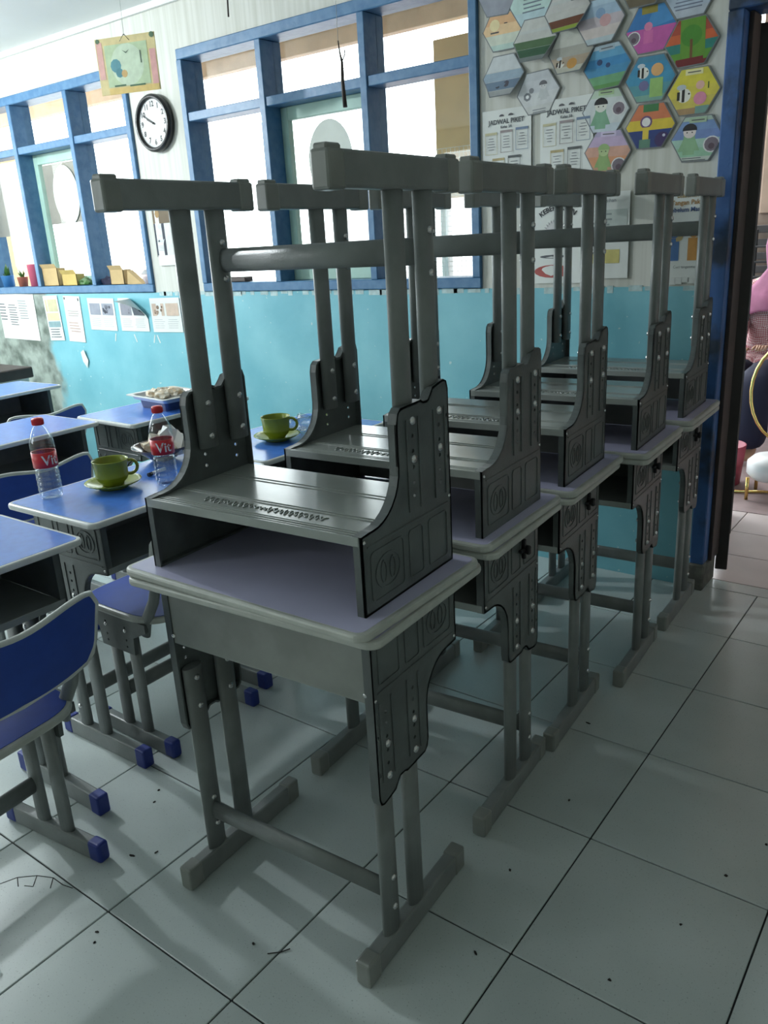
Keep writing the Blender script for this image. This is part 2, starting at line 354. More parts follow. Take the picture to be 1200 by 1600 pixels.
# ---------------- windows
def window(n,x0):
    x1=x0+1.75; z0,z1=1.175,2.355; y0,y1=W-.012,2.495
    r=tag(bpy.data.objects.new('window_%d'%n,None),kind='structure'); COL.objects.link(r)
    f=B()
    f.box((x0,y0,z0),(x1,y1,z0+.045),.004); f.build('bottom_rail',M['frame'],r)
    f=B(); f.box((x0,y0,z1-.05),(x1,y1,z1),.004); f.build('top_rail',M['frame'],r)
    xs=[x0+.02,x0+.575,x0+1.185,x1-.02]
    for k,x in enumerate(xs):
        f=B(); f.box((x-.019,y0-.003,z0+.045),(x+.019,y1,z1-.05),.003); f.build('post',M['frame'],r)
    for k in range(3):
        f=B(); a,b=xs[k]+.019,xs[k+1]-.019; f.box((a,y0+.004,2.02),(b,y1-.02,2.062),.003); f.build('transom',M['frame'],r)
        g=B(); g.box((a,2.44,2.062),(b,2.444,z1-.05)); g.build('pane',M['glass'],r)
        if k!=1:
            g=B(); g.box((a,2.44,z0+.045),(b,2.444,2.02)); g.build('pane',M['glass'],r)
    a,b=xs[1]+.019,xs[2]-.019; c=B(); w_=.045; y=2.455
    c.box((a,y,z0+.045),(a+w_,y+.035,2.02),.003); c.box((b-w_,y,z0+.045),(b,y+.035,2.02),.003); c.box((a+w_,y,1.96),(b-w_,y+.035,2.02),.003); c.box((a+w_,y,z0+.045),(b-w_,y+.035,z0+.10),.003)
    cs=c.build('casement',M['mint'],r)
    g=B(); g.box((a+w_,y+.015,z0+.10),(b-w_,y+.019,1.96)); g.build('pane',M['glass'],cs)
    cx=(a+b)/2; g=B(); g.prism(circ(cx,1.765,.135,32,.175),y+.010,y+.0135,'xz'); g.build('sticker',M['sticker'],cs)
    return r
M['sticker']=mat('frosted_oval_sticker',(.62,.66,.60),.7,noise=.06,nscale=14)
M['curtain']=mat('grey_film',(.42,.38,.34),.8,noise=.15,nscale=6)
w1=window(1,-4.32); w2=window(2,-2.14)
# grey film strip on the upper glass of the left casement
g=B(); g.box((-3.665,2.474,1.60),(-3.215,2.4765,1.955)); g.build('film',M['curtain'],w1)
g=B(); g.box((-4.28,2.446,1.55),(-3.98,2.449,2.0)); g.build('film',M['curtain'],w1)
# wire mesh on the right pane of the right window: stuff-like net
net=B(); xa,xb,za,zb=-.93,-.43,1.22,1.75
for k in range(24):
    x=xa+(xb-xa)*k/23; net.tube([(x,2.486,za),(x,2.486,zb)],.0009,n=4,smooth=False)
for k in range(26):
    z=za+(zb-za)*k/25; net.tube([(xa,2.486,z),(xb,2.486,z)],.0009,n=4,smooth=False)
tag(net.build('wire_net',M['paper'],w2),kind='stuff')

# ---------------- door
dr=tag(bpy.data.objects.new('door_1',None),kind='structure'); COL.objects.link(dr)
f=B(); f.box((.55,W-.025,.11),(.602,2.50,2.03),.004); f.build('jamb',M['jamb'],dr)
f=B(); f.box((.602,W+.035,.11),(.617,2.50,2.03),.002); f.build('shaded_door_stop',M['wood'],dr)  # dark colour paints in the shade of the unlit inner jamb
f=B(); f.box((.545,W-.03,0),(.607,2.50,.11),.006); f.build('jamb_base',M['concrete'],dr)
f=B(); f.box((1.498,W-.025,0),(1.55,2.50,2.03),.004); f.build('jamb',M['jamb'],dr)
f=B(); f.box((.55,W-.025,2.03),(1.55,2.50,2.085),.004); f.build('lintel',M['jamb'],dr)
dl=B(); dl.box((0,-.046,.035),(.86,0,2.01),.003)
for za,zb in ((.15,.9),(1.02,1.9)):
    dl.box((.12,-.050,za),(.74,-.046,zb),.002)
leaf=dl.build('door_leaf',mat('dark_varnished_wood',(.018,.010,.010),.35,noise=.4,nscale=10),dr,(.606,2.510,0),(0,0,math.radians(104)))
for z in (.3,1.1,1.8):
    h=B(); h.tube([(0,.004,z-.04),(0,.004,z+.04)],.007,n=8); h.build('hinge',M['steel'],leaf)

# ---------------- desks
_sm=None
def screw(parent,x,y,z,axis,sg,r=.006):
    """one domed cross-head screw; axis 'x' or 'y', sg = outward sign"""
    global _sm
    if _sm is None:
        b=B(); b.lathe([(1,0),(.95,.35),(.6,.62),(.001,.7)],10); o=b.build('screw',M['steel']); _sm=o.data; 
    else: o=bpy.data.objects.new('screw',_sm); COL.objects.link(o)
    o.parent=parent; o.location=(x,y,z); o.scale=(r,r,r); o.rotation_euler=(0,sg*PI/2,0) if axis=='x' else (-sg*PI/2,0,0); return o
BOXH=.745; ZB=.597
def desk_outline():
    pts=[(-.18,BOXH),(-.18,ZB)]
    pts+= [(-.155,ZB-.002)]
    cx,cz,r=-.145,ZB-.090,.088
    for k in range(0,9):
        a=math.radians(90-90*k/8); pts.append((cx+r*math.cos(a),cz+r*math.sin(a)))
    pts+=[(-.057,.432),(-.052,.414),(-.042,.406),(.026,.403),(.034,.408),(.050,.408),(.060,.398),(.068,.388),(.108,.380),(.120,.385),(.125,.400),(.125,BOXH)]
    return pts
OUT=desk_outline()
TY=(-.006,.088)  # tube centres
def holes():
    hs=[]
    for z in (.548,.573,.520,.490,.462): hs.append((TY[0],z)); hs.append((TY[1],z))
    for z in (.45,.53): hs.append((.116,z))
    return hs
def panel_meshes():
    hl=[circ(y,z,.0042,8) for y,z in holes()]
    R=Matrix(((0,0,1,0),(1,0,0,0),(0,1,0,0),(0,0,0,1)))   # curve (X,Y,Z) -> (Z,X,Y)
    b=B(); t=curvemesh([OUT]+hl,.004); b.add(t,None,Matrix.Translation((.2655,0,0))@R)
    t=curvemesh([OUT,offset(OUT,.0045)],.018); b.add(t,None,Matrix.Translation((.2585,0,0))@R)
    # channel ribs beside the tubes, on both faces
    for y in TY:
        for s in (-1,1): b.box((.2675,y+s*.020-.002,.43),(.2700,y+s*.020+.002,.60),.001)
    b.box((.2675,-.165,.618),(.2695,.110,.622),.0008); 
    # relief: framed oval near the front, tall frames behind
    def ring(poly,wd,x=.2690,h=.004):
        t=curvemesh([poly,offset(poly,wd)],h); b.add(t,None,Matrix.Translation((x,0,0))@R)
    ring(rrect(-.158,.633,-.052,.727,.012),.003,.2683,.0025); ring(circ(-.105,.680,.040,20,.033),.0035,.2683,.0025); 
    for dy in (-.014,.014): ring(circ(-.105+dy,.680,.010,12,.022),.003,.2683,.0025)
    ring(rrect(-.035,.633,.015,.727,.008),.0025,.2683,.002); ring(rrect(.035,.633,.105,.727,.008),.0025,.2683,.002)
    return b
_pan=None
def make_desk(label,cap,caplabel,top,group=None,hook=False,cat='desk'):
    r=empty('school_desk',(0,0,0),0,label,cat,group)
    # side panels
    global _pan
    if _pan is None:
        _pan=panel_meshes().build('side_panel',M['panel'])
        _pan.parent=r; p1=_pan
    else:
        p1=bpy.data.objects.new('side_panel',_pan.data); COL.objects.link(p1); p1.parent=r
    p2=p1.copy(); COL.objects.link(p2); p2.parent=r; p2.scale=(-1,1,1)
    for s in (-1,1):
        for y in TY:
            for z in (.435,.505):
                screw(r,s*.2675,y,z,'x',s,.0085); screw(r,s*.2365,y,z,'x',-s,.0075)
        for y,z in ((-.172,.609),(.117,.609)): screw(r,s*.2675,y,z,'x',s,.004)
        for z in (.118,.190): screw(r,s*.2612,TY[1],z,'x',s,.0075); screw(r,s*.2368,TY[1],z,'x',-s,.0075)
        if hook:
          h=B(); h.box((s*.2675,.022,.655),(s*.278,.030,.705),.002); h.box((s*.2675,.004,.675),(s*.278,.048,.683),.002); h.box((s*.278,.020,.668),(s*.290,.032,.690),.003)
          h.build('bag_hook',M['dark'],r)
        # feet and legs
        f=B(); prof=[(-.2,.010),(-.196,.004),(-.188,0),(.188,0),(.196,.004),(.2,.010),(.2,.042),(.190,.050),(.175,.054),(-.175,.054),(-.190,.050),(-.2,.042)]
        f.prism([(y*.965,z) for y,z in prof],s*.249-.0155,s*.249+.0155,'yz',bev=.005); fb=f.build('foot_bar',M['tube'],r)
        for e in (-1,1):
            c=B(); L=.042 if cap is M['blue_cap'] else .044
            ya,yb=sorted((e*(.1945),e*(.1965-L)))
            c.box((s*.249-.0175,ya,-.002 if 0 else 0.0),(s*.249+.0175,yb,.057),.005,seg=2)
            if cap is not M['blue_cap']: c.box((s*.249-.013,*( (-.192,) if e<0 else (.155,)),-.007),(s*.249+.013,*((-.155,) if e<0 else (.192,)),.004),.003)
            c.build('foot_cap',cap,fb)
        for y in TY:
            l=B(); n=16; pts=[(s*.249,y,.045),(s*.249,y,.530)]; l.tube(pts,.0130,.0260,n=n,up=(0,1,0)); l.build('leg',M['tube'],r)
    c=B(); c.tube([(-.237,TY[1],.153),(.237,TY[1],.153)],.0115,.0235,n=16,up=(0,0,1)); c.build('crossbar',M['tube'],r)
    # storage tray, with raised lines and a band of script on its underside
    t=B(); t.box((-.262,-.178,ZB+.004),(.262,.122,ZB+.008),.001)
    for y,h in ((-.170,.003),(-.158,.002),(-.150,.002),(-.095,.002),(-.085,.002),(.02,.0015),(.035,.0015)): t.box((-.255,y-.0018,ZB+.004-h),(.255,y+.0018,ZB+.005),.0008)
    rr=random.Random(3)
    x=-.15
    while x<.15:   # illegible moulded script, a running loop relief
        hh=rr.choice((.010,.016,.012,.024)); wd=rr.uniform(.010,.018); pts=[]
        for k in range(9):
            a=k/8*2*PI; pts.append((x+wd*k/8+.004*math.sin(a*1.5),-.122-.5*hh*math.cos(a)*-1,ZB+.0035))
        t.tube(pts,.0017,n=5,up=(0,0,1)); x+=wd*.9
    t.box((-.262,-.181,ZB+.0005),(.262,-.176,ZB+.018),.001)
    t.build('tray',M['tray'],r)
    b=B(); b.box((-.262,.117,ZB+.006),(.262,.122,BOXH-.002),.001); 
    b.build('back_panel',M['plastic'],r)
    for x in (-.25,.25): screw(r,x,.1222,ZB+.022,'y',1,.0055)
    if top: tabletop_mesh(r,BOXH,top,-.025)
    return r
_tt={}
def tabletop_mesh(parent,z,kind,yo=0):
    surf,edge=(M['lavender'],M['edge']) if kind=='grey' else (M['blue_top'],M['edge_blue'])
    out=rrect(-.316,-.200,.316,.200,.026,6)
    if kind not in _tt:
        b=B(); b.prism(out,0,.0165,'xy',bev=.005); e=b.build('tabletop',edge)
        b=B(); b.prism(offset(out,.011),.015,.0170,'xy'); s=b.build('surface',surf); _tt[kind]=(e.data,s.data); s.parent=e
        if parent: e.parent=parent
        e.location=(0,yo,z); return e
    e=bpy.data.objects.new('tabletop',_tt[kind][0]); COL.objects.link(e); e.parent=parent; e.location=(0,yo,z)
    s=bpy.data.objects.new('surface',_tt[kind][1]); COL.objects.link(s); s.parent=e
    return e

WH=['nearest the camera','second from the camera','in the middle of the row','second from the wall','beside the door frame']
ordn=['nearest','second','third','fourth','farthest']
# dx, dy of each stack; the first lower desk faces the other way
UPR=[(.337,.401,3.0),(.318,.829,3.3),(.311,1.240,4.0),(.343,1.655,4.0),(.331,2.120,3.0)]
LOW=[(.339,.350,183.0),(.310,.835,4.0),(.300,1.238,4.0),(.336,1.665,3.5),(.326,2.115,2.5)]
LOOSE=[(.333,.370,.8),(.306,.812,2.5),(.305,1.225,3.2),(.340,1.640,3.0),(.326,2.095,2.5)]
stacks=[0]*5
base=make_desk('x',M['plastic'],None,'grey')
hooked=make_desk('x',M['plastic'],None,'grey',None,True)
inv=make_desk('x',M['plastic'],None,None)
for k in range(5):
    nm=ordn[k]
    where=WH[k]
    o=base if k==0 else (hooked if k==1 else copy_tree(hooked))
    o['label']='grey desk standing upright in the stack '+where; o['category']='desk'; o['group']='upright grey desks'
    o.location=(LOW[k][0],LOW[k][1],0); o.rotation_euler=(0,0,math.radians(LOW[k][2]))
    o=inv if k==0 else copy_tree(inv)
    o['label']='upside-down grey desk frame on top of the stack '+where; o['category']='desk'; o['group']='upside-down grey desk frames'
    o.location=(UPR[k][0],UPR[k][1],1.5245); o.rotation_euler=(0,PI,math.radians(UPR[k][2]))
for k in range(5):
    e=tabletop_mesh(None,.7622,'grey'); e.name='spare_tabletop'
    where=WH[k]
    tag(e,'loose lavender tabletop in the stack '+where,'tabletop','loose lavender tabletops')
    e.location=(LOOSE[k][0],LOOSE[k][1],.7622); e.rotation_euler=(0,0,math.radians(LOOSE[k][2]))
    
# blue desks
blue=[(-.485,-.05,0,'blue desk at the left edge, in front of the chair nearest the camera'),
 (-.555,.640,1.0,'blue desk carrying two water bottles and an olive cup, left of the nearest grey stack'),
 (-.575,1.283,-1,'blue desk with the second olive cup, beyond the nearest grey stack'),
 (-1.665,.815,1,'blue desk behind the left water bottle, its right corner in view'),
 (-1.47,1.462,-1,'blue desk near the wall carrying the metal food tray'),
 (-2.735,1.325,2,'blue desk farthest to the left, near the blue wall')]
bd=make_desk('x',M['blue_cap'],None,'blue')
for k,(x,y,r,lab) in enumerate(blue):
    o=bd if k==0 else copy_tree(bd)
    o.location=(x+.0,y,0); o.rotation_euler=(0,0,PI/2+math.radians(r)); o['label']=lab; o['category']='desk'; o['group']='blue topped desks'

# ---------------- chairs
def make_chair():
    r=empty('school_chair',(0,0,0))
    for s in (-1,1):
        f=B(); prof=[(-.18,.008),(-.17,0),(.17,0),(.18,.008),(.18,.040),(.165,.050),(-.165,.050),(-.18,.040)]
        f.prism(prof,s*.16-.014,s*.16+.014,'yz',bev=.005); fb=f.build('foot_bar',M['tube'],r)
        for e in (-1,1):
            c=B(); ya,yb=sorted((e*.183,e*.140)); c.box((s*.16-.016,ya,0),(s*.16+.016,yb,.054),.008,seg=3); c.build('foot_cap',M['blue_cap'],fb)
        for y in (-.055,.035):
            l=B(); l.tube([(s*.16,y,.04),(s*.16,y,.41)],.012,.024,n=14,up=(0,1,0)); l.build('leg',M['tube'],r)
        p=B(); pl=[(-.15,.425),(-.15,.40),(-.09,.37),(-.085,.315),(.065,.315),(.070,.37),(.13,.40),(.13,.425)]
        t=curvemesh([pl]+[circ(y,z,.004,8) for y in (-.055,.035) for z in (.335,.355,.395)],.012)
        p.add(t,None,Matrix.Translation((s*.176,0,0))@Matrix(((0,0,1,0),(1,0,0,0),(0,1,0,0),(0,0,0,1))))
        p.build('side_panel',M['panel'],r)
        u=B(); u.tube([(s*.165,-.125,.385),(s*.165,-.140,.43),(s*.163,-.185,.50),(s*.158,-.255,.70)],.0115,.018,n=14,up=(0,1,0)); 
        u.build('back_upright',M['tube'],r)
        for y,z in ((-.055,.385),(.035,.385)): screw(r,s*.182,y,z,'x',s,.006)
        for z,y in ((.66,-.262),(.58,-.240)): screw(r,s*.16,y,z,'y',-1,.008)
    c=B(); c.tube([(-.15,.035,.155),(.15,.035,.155)],.012,.024,n=14); c.build('crossbar',M['tube'],r)
    # seat
    o=[]
    for k in range(40):
        a=2*PI*k/40; ca,sa=math.cos(a),math.sin(a); e=.42
        o.append((.19*math.copysign(abs(ca)**e,ca),-.018+.185*math.copysign(abs(sa)**(.62 if sa<0 else .42),sa)))
    s_=B(); s_.prism(o,.424,.444,'xy',bev=.006); st=s_.build('seat_rim',M['edge'],r)
    s_=B(); s_.prism(offset(o,.010),.440,.4455,'xy'); s_.build('seat',M['blue_chair'],st)
    # backrest, wavy top edge
    top=[]
    for k in range(21):
        x=-.20+.40*k/20; top.append((x,.708+.018*(1-math.cos(min(1,abs(x)/.15)*PI))/2))
    prof=[]
    for k in range(21):
        x,z=top[k]; ax=abs(x)
        if ax>.165: z=z-(.035-math.sqrt(max(0,.035**2-(ax-.165)**2)))
        prof.append((x,z))
    bot=[(.198,.60),(.190,.568),(.17,.553),(.12,.545),(0,.542),(-.12,.545),(-.17,.553),(-.190,.568),(-.198,.60)]
    poly=prof+bot
    def lean(x,z): return (x,-.225-(z-.53)*.26-.06*(1-(x/.2)**2)*.35,z)
    b=B(); pts=[lean(x,z) for x,z in poly]; b.tube(pts,.0065,n=8,closed=True,up=(0,1,0)); bk=b.build('backrest_rim',M['edge_blue'],r)
    nx=14; vs=[];fs=[]; 
    cols=[]
    P=[Vector(p) for p in poly]
    def zr(x):
        zs=[]
        for i in range(len(poly)):
            (x1,z1),(x2,z2)=poly[i],poly[(i+1)%len(poly)]
            if (x1-x)*(x2-x)<=0 and x1!=x2: zs.append(z1+(z2-z1)*(x-x1)/(x2-x1))
        return min(zs),max(zs)
    for off in (-.004,.004):
        for k in range(nx+1):
            x=-.196+.392*k/nx; a,c=zr(x)
            for q in range(5):
                z=a+(c-a)*q/4; p=lean(x,z); vs.append((p[0],p[1]+off,p[2]))
    n1=(nx+1)*5
    for s in (0,1):
        for k in range(nx):
            for q in range(4):
                i=s*n1+k*5+q; f=(i,i+1,i+6,i+5); fs.append(f if s==0 else f[::-1])
    b=B(); b.raw(vs,fs,None,True); b.build('backrest',M['blue_chair'],bk)
    return r
ch=make_chair()
for k,(x,y,a,lab) in enumerate([(-.304,-.085,6,'blue chair nearest the camera at the left edge, its wavy back turned to us'),
  (-.505,.630,0,'blue chair tucked under the desk with the water bottles'),
  (-.52,1.27,0,'blue chair tucked under the desk with the second cup, a sliver of its back showing'),
  (-1.44,.690,1,'blue chair at the desk behind the bottles, back seen between desk and bottle'),
  (-2.36,1.29,-2,'blue chair farthest back, wavy top edge showing before the blue wall')]):
    o=ch if k==0 else copy_tree(ch)
    o.location=(x,y,0); o.rotation_euler=(0,0,PI/2+math.radians(a)); tag(o,lab,'chair','blue plastic chairs')

# ---------------- things on the desks
ZT=BOXH+.0171
def bottle(x,y,rz,lab,lvl):
    r=empty('water_bottle',(x,y,ZT),rz,lab,'bottle','water bottles')
    def rad(z):
        if z<.012: return .026+.006*math.sin(z/.012*PI/2)
        if z<.078: return .0315+.0012*math.cos(z*2*PI/.014)
        if z<.090: return .0290+.003*abs((z-.084)/.006)
        if z<.134: return .0318
        if z<.152: return .0325+.0008*math.cos(z*2*PI/.006)
        if z<.205:
            t=min(1,(z-.152)/.053); return .0325-(.0325-.0125)*(t**1.7)
        return .0125
    zs=[i*.0035 for i in range(int(.226/.0035)+1)]
    prof=[(.001,.004),(.020,.002)]+[(rad(z),z) for z in zs]; b=B(); b.lathe(prof,28); b.build('bottle_body',M['pet'],r)
    prof=[(.001,.006)]+[(rad(z)-.0012,z+.004) for z in zs if z+.004<lvl]+[(.001,lvl)]; b=B(); b.lathe(prof,28); b.build('water',M['water'],r)
    b=B(); b.lathe([(.0305,.091),(.0328,.091),(.0328,.133),(.0305,.133)],32); lb_=b.build('label',M['red'],r)
    t=textmesh('Vit',.038,0,'CENTER',.0006)
    for v in t.verts:
        a=-PI/2+v.co.x/.033; v.co=Vector((.0332*math.cos(a),.0332*math.sin(a),(.111+v.co.y)))
    b=B(); b.add(t); b.build('lettering',M['white'],lb_)
    b=B(); b.lathe([(.001,.226),(.0145,.225),(.0155,.222),(.0155,.208),(.0145,.207)],24); 
    for k in range(24):
        a=2*PI*k/24; b.box((.0150,-.0007,.209),(.0161,.0007,.221),T=Matrix.Rotation(a,4,'Z'))
    b.build('cap',M['red'],r)
bottle(-.647,.420,math.radians(85),'water bottle with red cap standing left of the olive cup',.088)
bottle(-.452,.668,math.radians(58),'water bottle with red cap standing right of the olive cup, before the grey desk',.082)
def cup(x,y,rz,lab,tilt=0):
    r=empty('tea_cup',(x,y,ZT+.009),rz,lab,'cup','olive cups'); r.scale=(1.17,1.17,1.15)
    out=[(.001,.0),(.022,.0),(.026,.002),(.027,.006),(.035,.014),(.0385,.022),(.0395,.024),(.0385,.027),(.0395,.045),(.0425,.062),(.0435,.064),(.0425,.065),(.0405,.062),(.037,.045),(.034,.02),(.02,.009),(.001,.008)]
    b=B(); b.lathe(out,32); b.build('bowl',M['green_glaze'],r)
    b=B(); pts=[(.045+.017*math.cos(-2.2+4.4*t),0,.040+.0175*math.sin(-2.2+4.4*t)) for t in [k/14 for k in range(15)]]
    b.tube(pts,.0042,.0055,n=10,up=(0,1,0)); b.build('handle',M['green_glaze'],r)
    b=B(); b.lathe([(.001,.042),(.0365,.042)],24); b.build('tea',M['tea'],r)
    return r
def saucer(x,y,lab):
    b=B(); b.lathe([(.001,.003),(.030,.001),(.034,.001),(.036,.004),(.058,.013),(.0655,.017),(.066,.0185),(.058,.0165),(.036,.0075),(.001,.0065)],64,scallop=.012)
    o=b.build('saucer',M['green_glaze'],None,(x,y,ZT)); o.scale=(1.2,1.2,1.2); tag(o,lab,'saucer','olive saucers')
cup(-.563,.565,math.radians(60),'olive green cup on the desk between the two water bottles')
cup(-.525,1.200,math.radians(35),'olive green cup on the far blue desk, seen between the grey stacks')
saucer(-.563,.565,'scalloped olive saucer under the cup between the bottles')
saucer(-.525,1.200,'scalloped olive saucer under the cup on the far blue desk')
# pen
r=empty('marker_pen',(-.560,.695,ZT+.007),math.radians(100),'short white marker pen lying between cup and right bottle','pen')
b=B(); b.tube([(0,0,0),(.06,0,0)],.0055,n=12); b.build('barrel',M['white'],r)
b=B(); b.tube([(-.012,0,0),(.002,0,0)],.0062,n=12); b.build('pen_cap',M['black'],r)
# teaspoon/phone-like small metal thing behind the cup -> crumpled foil sachet
def crumple(cx,cy,cz,rx,ry,rz_,n=2,seed=1,amp=.35):
    t=bmesh.new(); bmesh.ops.create_icosphere(t,subdivisions=n,radius=1); q=random.Random(seed)
    for v in t.verts:
        k=1+q.uniform(-amp,amp); v.co=Vector((cx+v.co.x*rx*k,cy+v.co.y*ry*k,cz+max(v.co.z,-.55)*rz_*k))
    return t
# bowl with wrapped food behind the right bottle
r=empty('food_bowl',(-.69,.845,ZT),0,'shallow brown bowl of crumpled food wrappers behind the right bottle','bowl')
b=B(); b.lathe([(.001,.002),(.035,.002),(.04,.005),(.07,.028),(.095,.046),(.096,.049),(.092,.047),(.066,.031),(.036,.009),(.001,.008)],32); b.build('bowl',mat('smoked_glass_bowl',(.16,.12,.10),.15,noise=.2),r)
b=B(); b.add(crumple(0,0,.045,.055,.05,.04,3,2)); b.build('food',M['food'],r)
b=B(); b.add(crumple(.04,.02,.05,.04,.035,.05,2,5,.5)); b.build('wrapper',mat('white_wrapper',(.75,.73,.68),.5),r)
r=empty('sweet_wrapper',(-.40,.80,ZT),0,'crumpled pale wrapper at the right end of the desk with the bottles','wrapper')
b=B(); b.add(crumple(0,0,.012,.05,.035,.022,2,9,.5)); b.build('wrapper',mat('pale_wrapper',(.6,.56,.5),.35),r)
# plastic bag with lime leaf next to second cup
r=empty('plastic_bag',(-.50,1.34,ZT+.004),0,'clear crumpled plastic bag with a green leaf scrap beside the second cup','bag')
b=B(); b.add(crumple(0,0,.02,.11,.06,.035,3,4,.4)); b.build('film',M['petfilm'],r)
b=B(); b.raw([(.02,.0,.02),(.07,.02,.025),(.05,.05,.06),(.01,.03,.05)],[(0,1,2,3)],None); lf=b.build('leaf',mat('lime_leaf',(.30,.42,.05),.5),r)
sm=lf.modifiers.new('s','SOLIDIFY'); sm.thickness=.003
# tray with food on blue box
r=empty('food_tray',(-1.43,1.47,ZT),math.radians(-6),'stainless steel food tray on the blue desk near the wall','tray')
b=B(); o1=rrect(-.13,-.10,.13,.10,.02); o2=rrect(-.105,-.075,.105,.075,.02)
def loft(b,rings,m=None):
    n=len(rings[0][0]); vs=[];fs=[]
    for poly,z in rings: vs+=[(x,y,z) for x,y in poly]
    for i in range(len(rings)-1):
        for j in range(n): fs.append((i*n+j,i*n+(j+1)%n,(i+1)*n+(j+1)%n,(i+1)*n+j))
    fs.append(tuple(range(n))); fs.append(tuple((len(rings)-1)*n+j for j in range(n))); b.raw(vs,fs,m); return b
loft(b,[(o2,.0),(rrect(-.11,-.08,.11,.08,.02),.035),]); b.build('base_box',mat('blue_lunch_box',(.02,.045,.16),.35),r)
b=B(); loft(b,[(rrect(-.125,-.095,.125,.095,.02),.036),(rrect(-.135,-.105,.135,.105,.02),.052),(rrect(-.15,-.12,.15,.12,.02),.054),(rrect(-.15,-.12,.15,.12,.02),.057),(rrect(-.132,-.102,.132,.102,.02),.056),(rrect(-.118,-.09,.118,.09,.02),.040)]); b.build('dish',M['tin'],r)
b=B()
for k in range(5): b.add(crumple(rnd.uniform(-.07,.07),rnd.uniform(-.05,.05),.055,.04,.03,.02,2,k+20,.3))
b.build('food',M['food'],r)
# dark bench end at far left
r=empty('low_bench',(-3.55,1.85,0),0,'dark brown bench with pale underside behind the farthest blue desk','bench')
b=B(); b.box((-.75,-.14,.70),(.17,.14,.765),.006); b.build('bench_top',M['wood'],r)
b=B(); b.box((-.7,-.12,.62),(.14,.12,.70),.003); b.build('apron',M['paper'],r)
for x in (-.66,.10):
    for y in (-.10,.10):
        b=B(); b.box((x-.02,y-.02,0),(x+.02,y+.02,.63),.003); b.build('leg',M['wood'],r)
# floor specks
dirt=B()
for (x,y) in [(-.10,.14),(-.06,.18),(.34,.12),(.95,.30),(.99,.45),(1.02,.12),(.88,.17),(.78,.05),(.83,-.02),(.69,.60),(1.06,.66),(.74,.36),(.05,-.07),(.03,-.05),(-.25,.34),(-.22,.30),(.6,1.25),(.7,.9),(1.1,.85),(1.15,1.0),(.9,.05)]:
    a=rnd.uniform(0,PI); L=rnd.uniform(.003,.009); dirt.add(crumple(0,0,0,L,.003,.002,1,int(x*100)+5,.4),None,Matrix.Translation((x,y,.001))@Matrix.Rotation(a,4,'Z'))
tag(dirt.build('floor_crumbs',M['dirt']),'dark crumbs and specks of dirt scattered on the floor tiles','dirt',kind='stuff')
r=B(); r.tube([(0,0,.001),(.02,.018,.001),(.032,.035,.002)],.0012,n=5); tag(r.build('twig_scrap',M['dirt'],None,(.383,.118,0)),'thin dark twig scrap lying by the joint under the nearest desk','twig')
# hairline crack in tile
ck=B(); P_=[(-.30,-.115),(-.275,-.06),(-.24,-.03),(-.20,-.012),(-.16,-.012),(-.13,-.005)]
ck.tube([(x,y,.0006) for x,y in P_],.0011,.0004,n=4)
for a,b_ in (((-.24,-.03),(-.215,-.055)),((-.20,-.012),(-.175,-.035)),((-.215,-.055),(-.235,-.065)),((-.275,-.06),(-.245,-.075))): ck.tube([(*a,.0006),(*b_,.0006)],.0010,.0004,n=4)
ck.build('crack',M['dirt'],floor)

# ---------------- wall things
def wpos(x,z,off=.004): return (x,W-off,z)
def sheet(name,x,z,w_,h_,label,cat,polys,group=None,rot=0,bend=0,paper='paper',off=.004,corner=None):
    """paper sheet on the back wall; polys: list of (rgb, [(u,v)...]) in sheet units -0.5..0.5; optional curl"""
    r=empty(name,wpos(x,z,off),0,label,cat,group,rot=(0,rot,0))
    b=B(); n=8; vs=[];fs=[]
    def yy(u,v):
        y=-bend*(max(0,-v*2)**2) if bend>0 else 0
        if corner: y-=corner*max(0,(u*1.0+v*1.0)-.35)**2*4
        return y+.0012*math.sin(u*9+x*5)
    for j in range(n+1):
        for i in range(n+1):
            u=-.5+i/n; v=-.5+j/n; vs.append((u*w_,yy(u,v),v*h_))
    for j in range(n):
        for i in range(n): k=j*(n+1)+i; fs.append((k,k+1,k+n+2,k+n+1))
    N=len(vs); vs+=[(a,b_+.0006,c) for a,b_,c in vs]; fs+=[tuple(N+i for i in f[::-1]) for f in list(fs)]
    b.raw(vs,fs,None,True); sh=b.build('paper',M[paper] if isinstance(paper,str) else paper,r)
    if polys:
        b=B()
        for q,(c,pl) in enumerate(polys):
            cu=sum(p[0] for p in pl)/len(pl); cv=sum(p[1] for p in pl)/len(pl)
            b.raw([(u*w_,yy(u,v)-.0009-.00008*(q%6+1),v*h_) for u,v in pl],[tuple(range(len(pl)))],cmat(c))
        b.build('print',None,r)
    return r
def rc(u0,v0,u1,v1): return [(u0,v0),(u1,v0),(u1,v1),(u0,v1)]
def lines(c,u0,u1,v0,v1,n,j=.1,th=.35,seed=0):
    q=random.Random(seed); out=[]
    for k in range(n):
        v=v1-(v1-v0)*(k+.5)/n; hh=(v1-v0)/n*th/2; ua=u0+q.uniform(0,j)*(u1-u0); ub=u1-q.uniform(0,j*2)*(u1-u0); out.append((c,rc(ua,v-hh,ub,v+hh)))
    return out
def addtext(parent,txt,size,x,z,col=(50,50,60),y=-.0022,bold=.0,rot=0,arc=0):
    t=textmesh(txt,size,0,'CENTER',bold)
    for v in t.verts:
        a,b_=v.co.x,v.co.y
        if arc: th=a/arc; a,b_=(arc+b_)*math.sin(th),(arc+b_)*math.cos(th)-arc
        v.co=Vector((x+a,y,z+b_))
    b=B(); b.add(t,cmat(col),Matrix.Rotation(rot,4,'Y')); return b.build('lettering',None,parent)
pg=(205,212,208); ik=(95,100,105)
